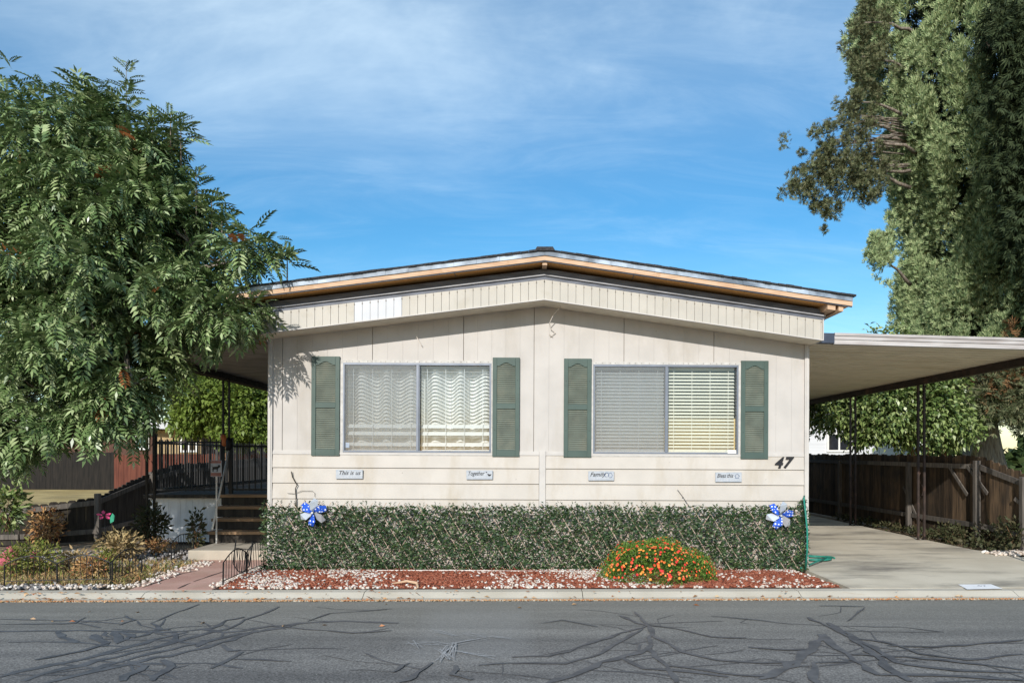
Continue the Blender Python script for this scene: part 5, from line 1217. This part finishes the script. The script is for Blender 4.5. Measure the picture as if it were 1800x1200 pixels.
for (a, b) in (((1600,290),(1400,320)),((1600,330),(1440,290)),((1590,250),(1470,260)),((1600,500),(1550,455)),((1600,210),(1500,180)),((1620,140),(1515,100)),((1610,60),(1520,40)),((1600,300),(1480,330)),((1610,270),(1450,245)),((1600,240),(1460,215))):
    limb(tk, at(a[0],a[1],23.6), at(b[0],b[1],22.6), .06, .015, 6, .2)
for k in range(26):
    y_ = U(205,300); limb(tk, at(U(1560,1600),y_,23.4), at(U(1440,1500),y_+U(-5,45),22.5), .02, .006, 5, .2)
for a,b in (((1720,640),(1712,800)),((1690,600),(1722,730))): limb(tk, at(a[0],a[1],22), at(b[0],b[1],23.5), .05, .11, 6, .15)
tk.build('trunk', mt['bark'], cyp, smooth=True)
# darker conifer to its right, boughs hanging into the top right corner
dk_ = thing('dark_conifer', 'darker drooping conifer at the right edge in front of the cypress', 'tree', (15.6,21.6,.1)); T = []
for (x,y,rx,ry,n) in ((1800,60,45,60,80),(1810,180,50,70,90),(1800,290,42,50,60),(1850,120,60,140,120),(1860,330,60,120,110),(1790,390,20,40,20)):
    for k in range(n):
        c = at(x+rx*RNG.normal()*.6, y+ry*RNG.normal()*.5, 20.8+U(-.8,.8)); T.append((c.x,c.y,c.z,-.4,-.2,-.3,U(.25,.42)))
for k in range(520):
    z = U(4.2,17.5); a = U(0,6.28); rr_ = (2.3-.10*(z-4))*U(.55,1.05); T.append((15.9+rr_*math.cos(a), 21.5+rr_*math.sin(a), z, math.cos(a), math.sin(a), -.3, U(.28,.45)))
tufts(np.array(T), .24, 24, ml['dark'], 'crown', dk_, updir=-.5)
tk = MB(); limb(tk, (15.8,21.6,0), (15.9,21.5,17.4), .35, .08, 8, .03)
for (x,y) in ((1800,60),(1790,180),(1790,290),(1770,380),(1860,330)): limb(tk, (15.85,21.5,at(x,y-60,21).z), at(x,y,20.8), .07, .02, 6, .2)
tk.build('trunk', mt['bark'], dk_, smooth=True)
# broadleaf trees seen under the roofs
def broad(name, label, lobes, m, size, n, base, mb_, forks):
    t = thing(name, label, 'tree', base); Vs = []
    for (x,y,Y,rx,ry,rd_,w) in lobes:
        k = Y/F; c = np.array(at(x,y,Y)); q = int(n*w); P, u = shell(c, (rx*k,rd_,ry*k), q, .45, 1.12); P += .14*np.sin(P[:,[1,2,0]]*5)+RNG.normal(0,.07,P.shape)
        d = u+RNG.normal(0,.6,(q,3)); d[:,2] -= .35
        Vs.append(instance(leaf(1,.5,.1,.18), P, rotmats(d, RNG.normal(0,.7,q)), RNG.uniform(size*.65,size*1.25,q)))
    build_np('crown', np.concatenate(Vs), m, t); tk = MB()
    for f in forks: limb(tk, base, at(*f), .11, .03, 6, .12)
    for (x,y,Y,rx,ry,rd_,w) in lobes: limb(tk, at(*forks[0]), at(x,y,Y), .035, .01, 4)
    tk.build('trunk', mb_, t, smooth=True)
b_ = at(1632,800,20.2)
broad('citrus_tree', 'rounded glossy green tree behind the driveway fence below the carport roof', [(1470,715,20,52,50,1.0,.5),(1550,705,19.8,75,62,1.2,1),(1625,715,19.7,62,70,1.1,.9),(1600,660,20,70,45,1.0,.6),(1670,745,19.8,34,38,.7,.35),(1545,757,19.9,50,26,.9,.35),(1450,690,20.4,30,30,.7,.2),(1560,600,20.6,30,25,.6,.08)], ml['citrus'], .135, 6400, Vector((b_.x,20.2,.15)), mt['bark_br'], [(1630,760,20),(1590,755,20),(1672,765,20),(1600,740,20)])
b_ = at(400,800,24.5)
broad('sunlit_tree', 'bright yellow-green tree behind the porch railing left of the house', [(370,700,24,55,55,1.2,.8),(430,715,24,55,55,1.2,.8),(400,655,24.2,70,40,1.2,.6),(335,730,24,30,35,.8,.3),(470,700,24.4,60,70,1.2,.7),(440,760,23.8,50,26,.9,.4),(340,680,24,30,40,.8,.3)], ml['bush'], .17, 5600, Vector((b_.x,24.5,.2)), mt['bark_br'], [(400,740,24.3),(440,745,24.3)])
# a far belt of trees that closes the horizon (reads as one mass)
n = 13000; x = RNG.uniform(-80,80,n); h = 3.6+1.4*np.sin(x*.35)+.8*np.sin(x*1.1+1)
y = 52+RNG.uniform(-1.5,1.5,n); z = RNG.uniform(0,1,n)**.8*h; P = np.stack([x,y,z],1)
tag(build_np('far_trees', instance(leaf(1,.6,.1,.2), P, rotmats(unit(n), RNG.uniform(-2,2,n)), RNG.uniform(.5,1.0,n)), ml['hedge']), 'far belt of dark trees behind the neighbouring lots', 'trees', kind='stuff')
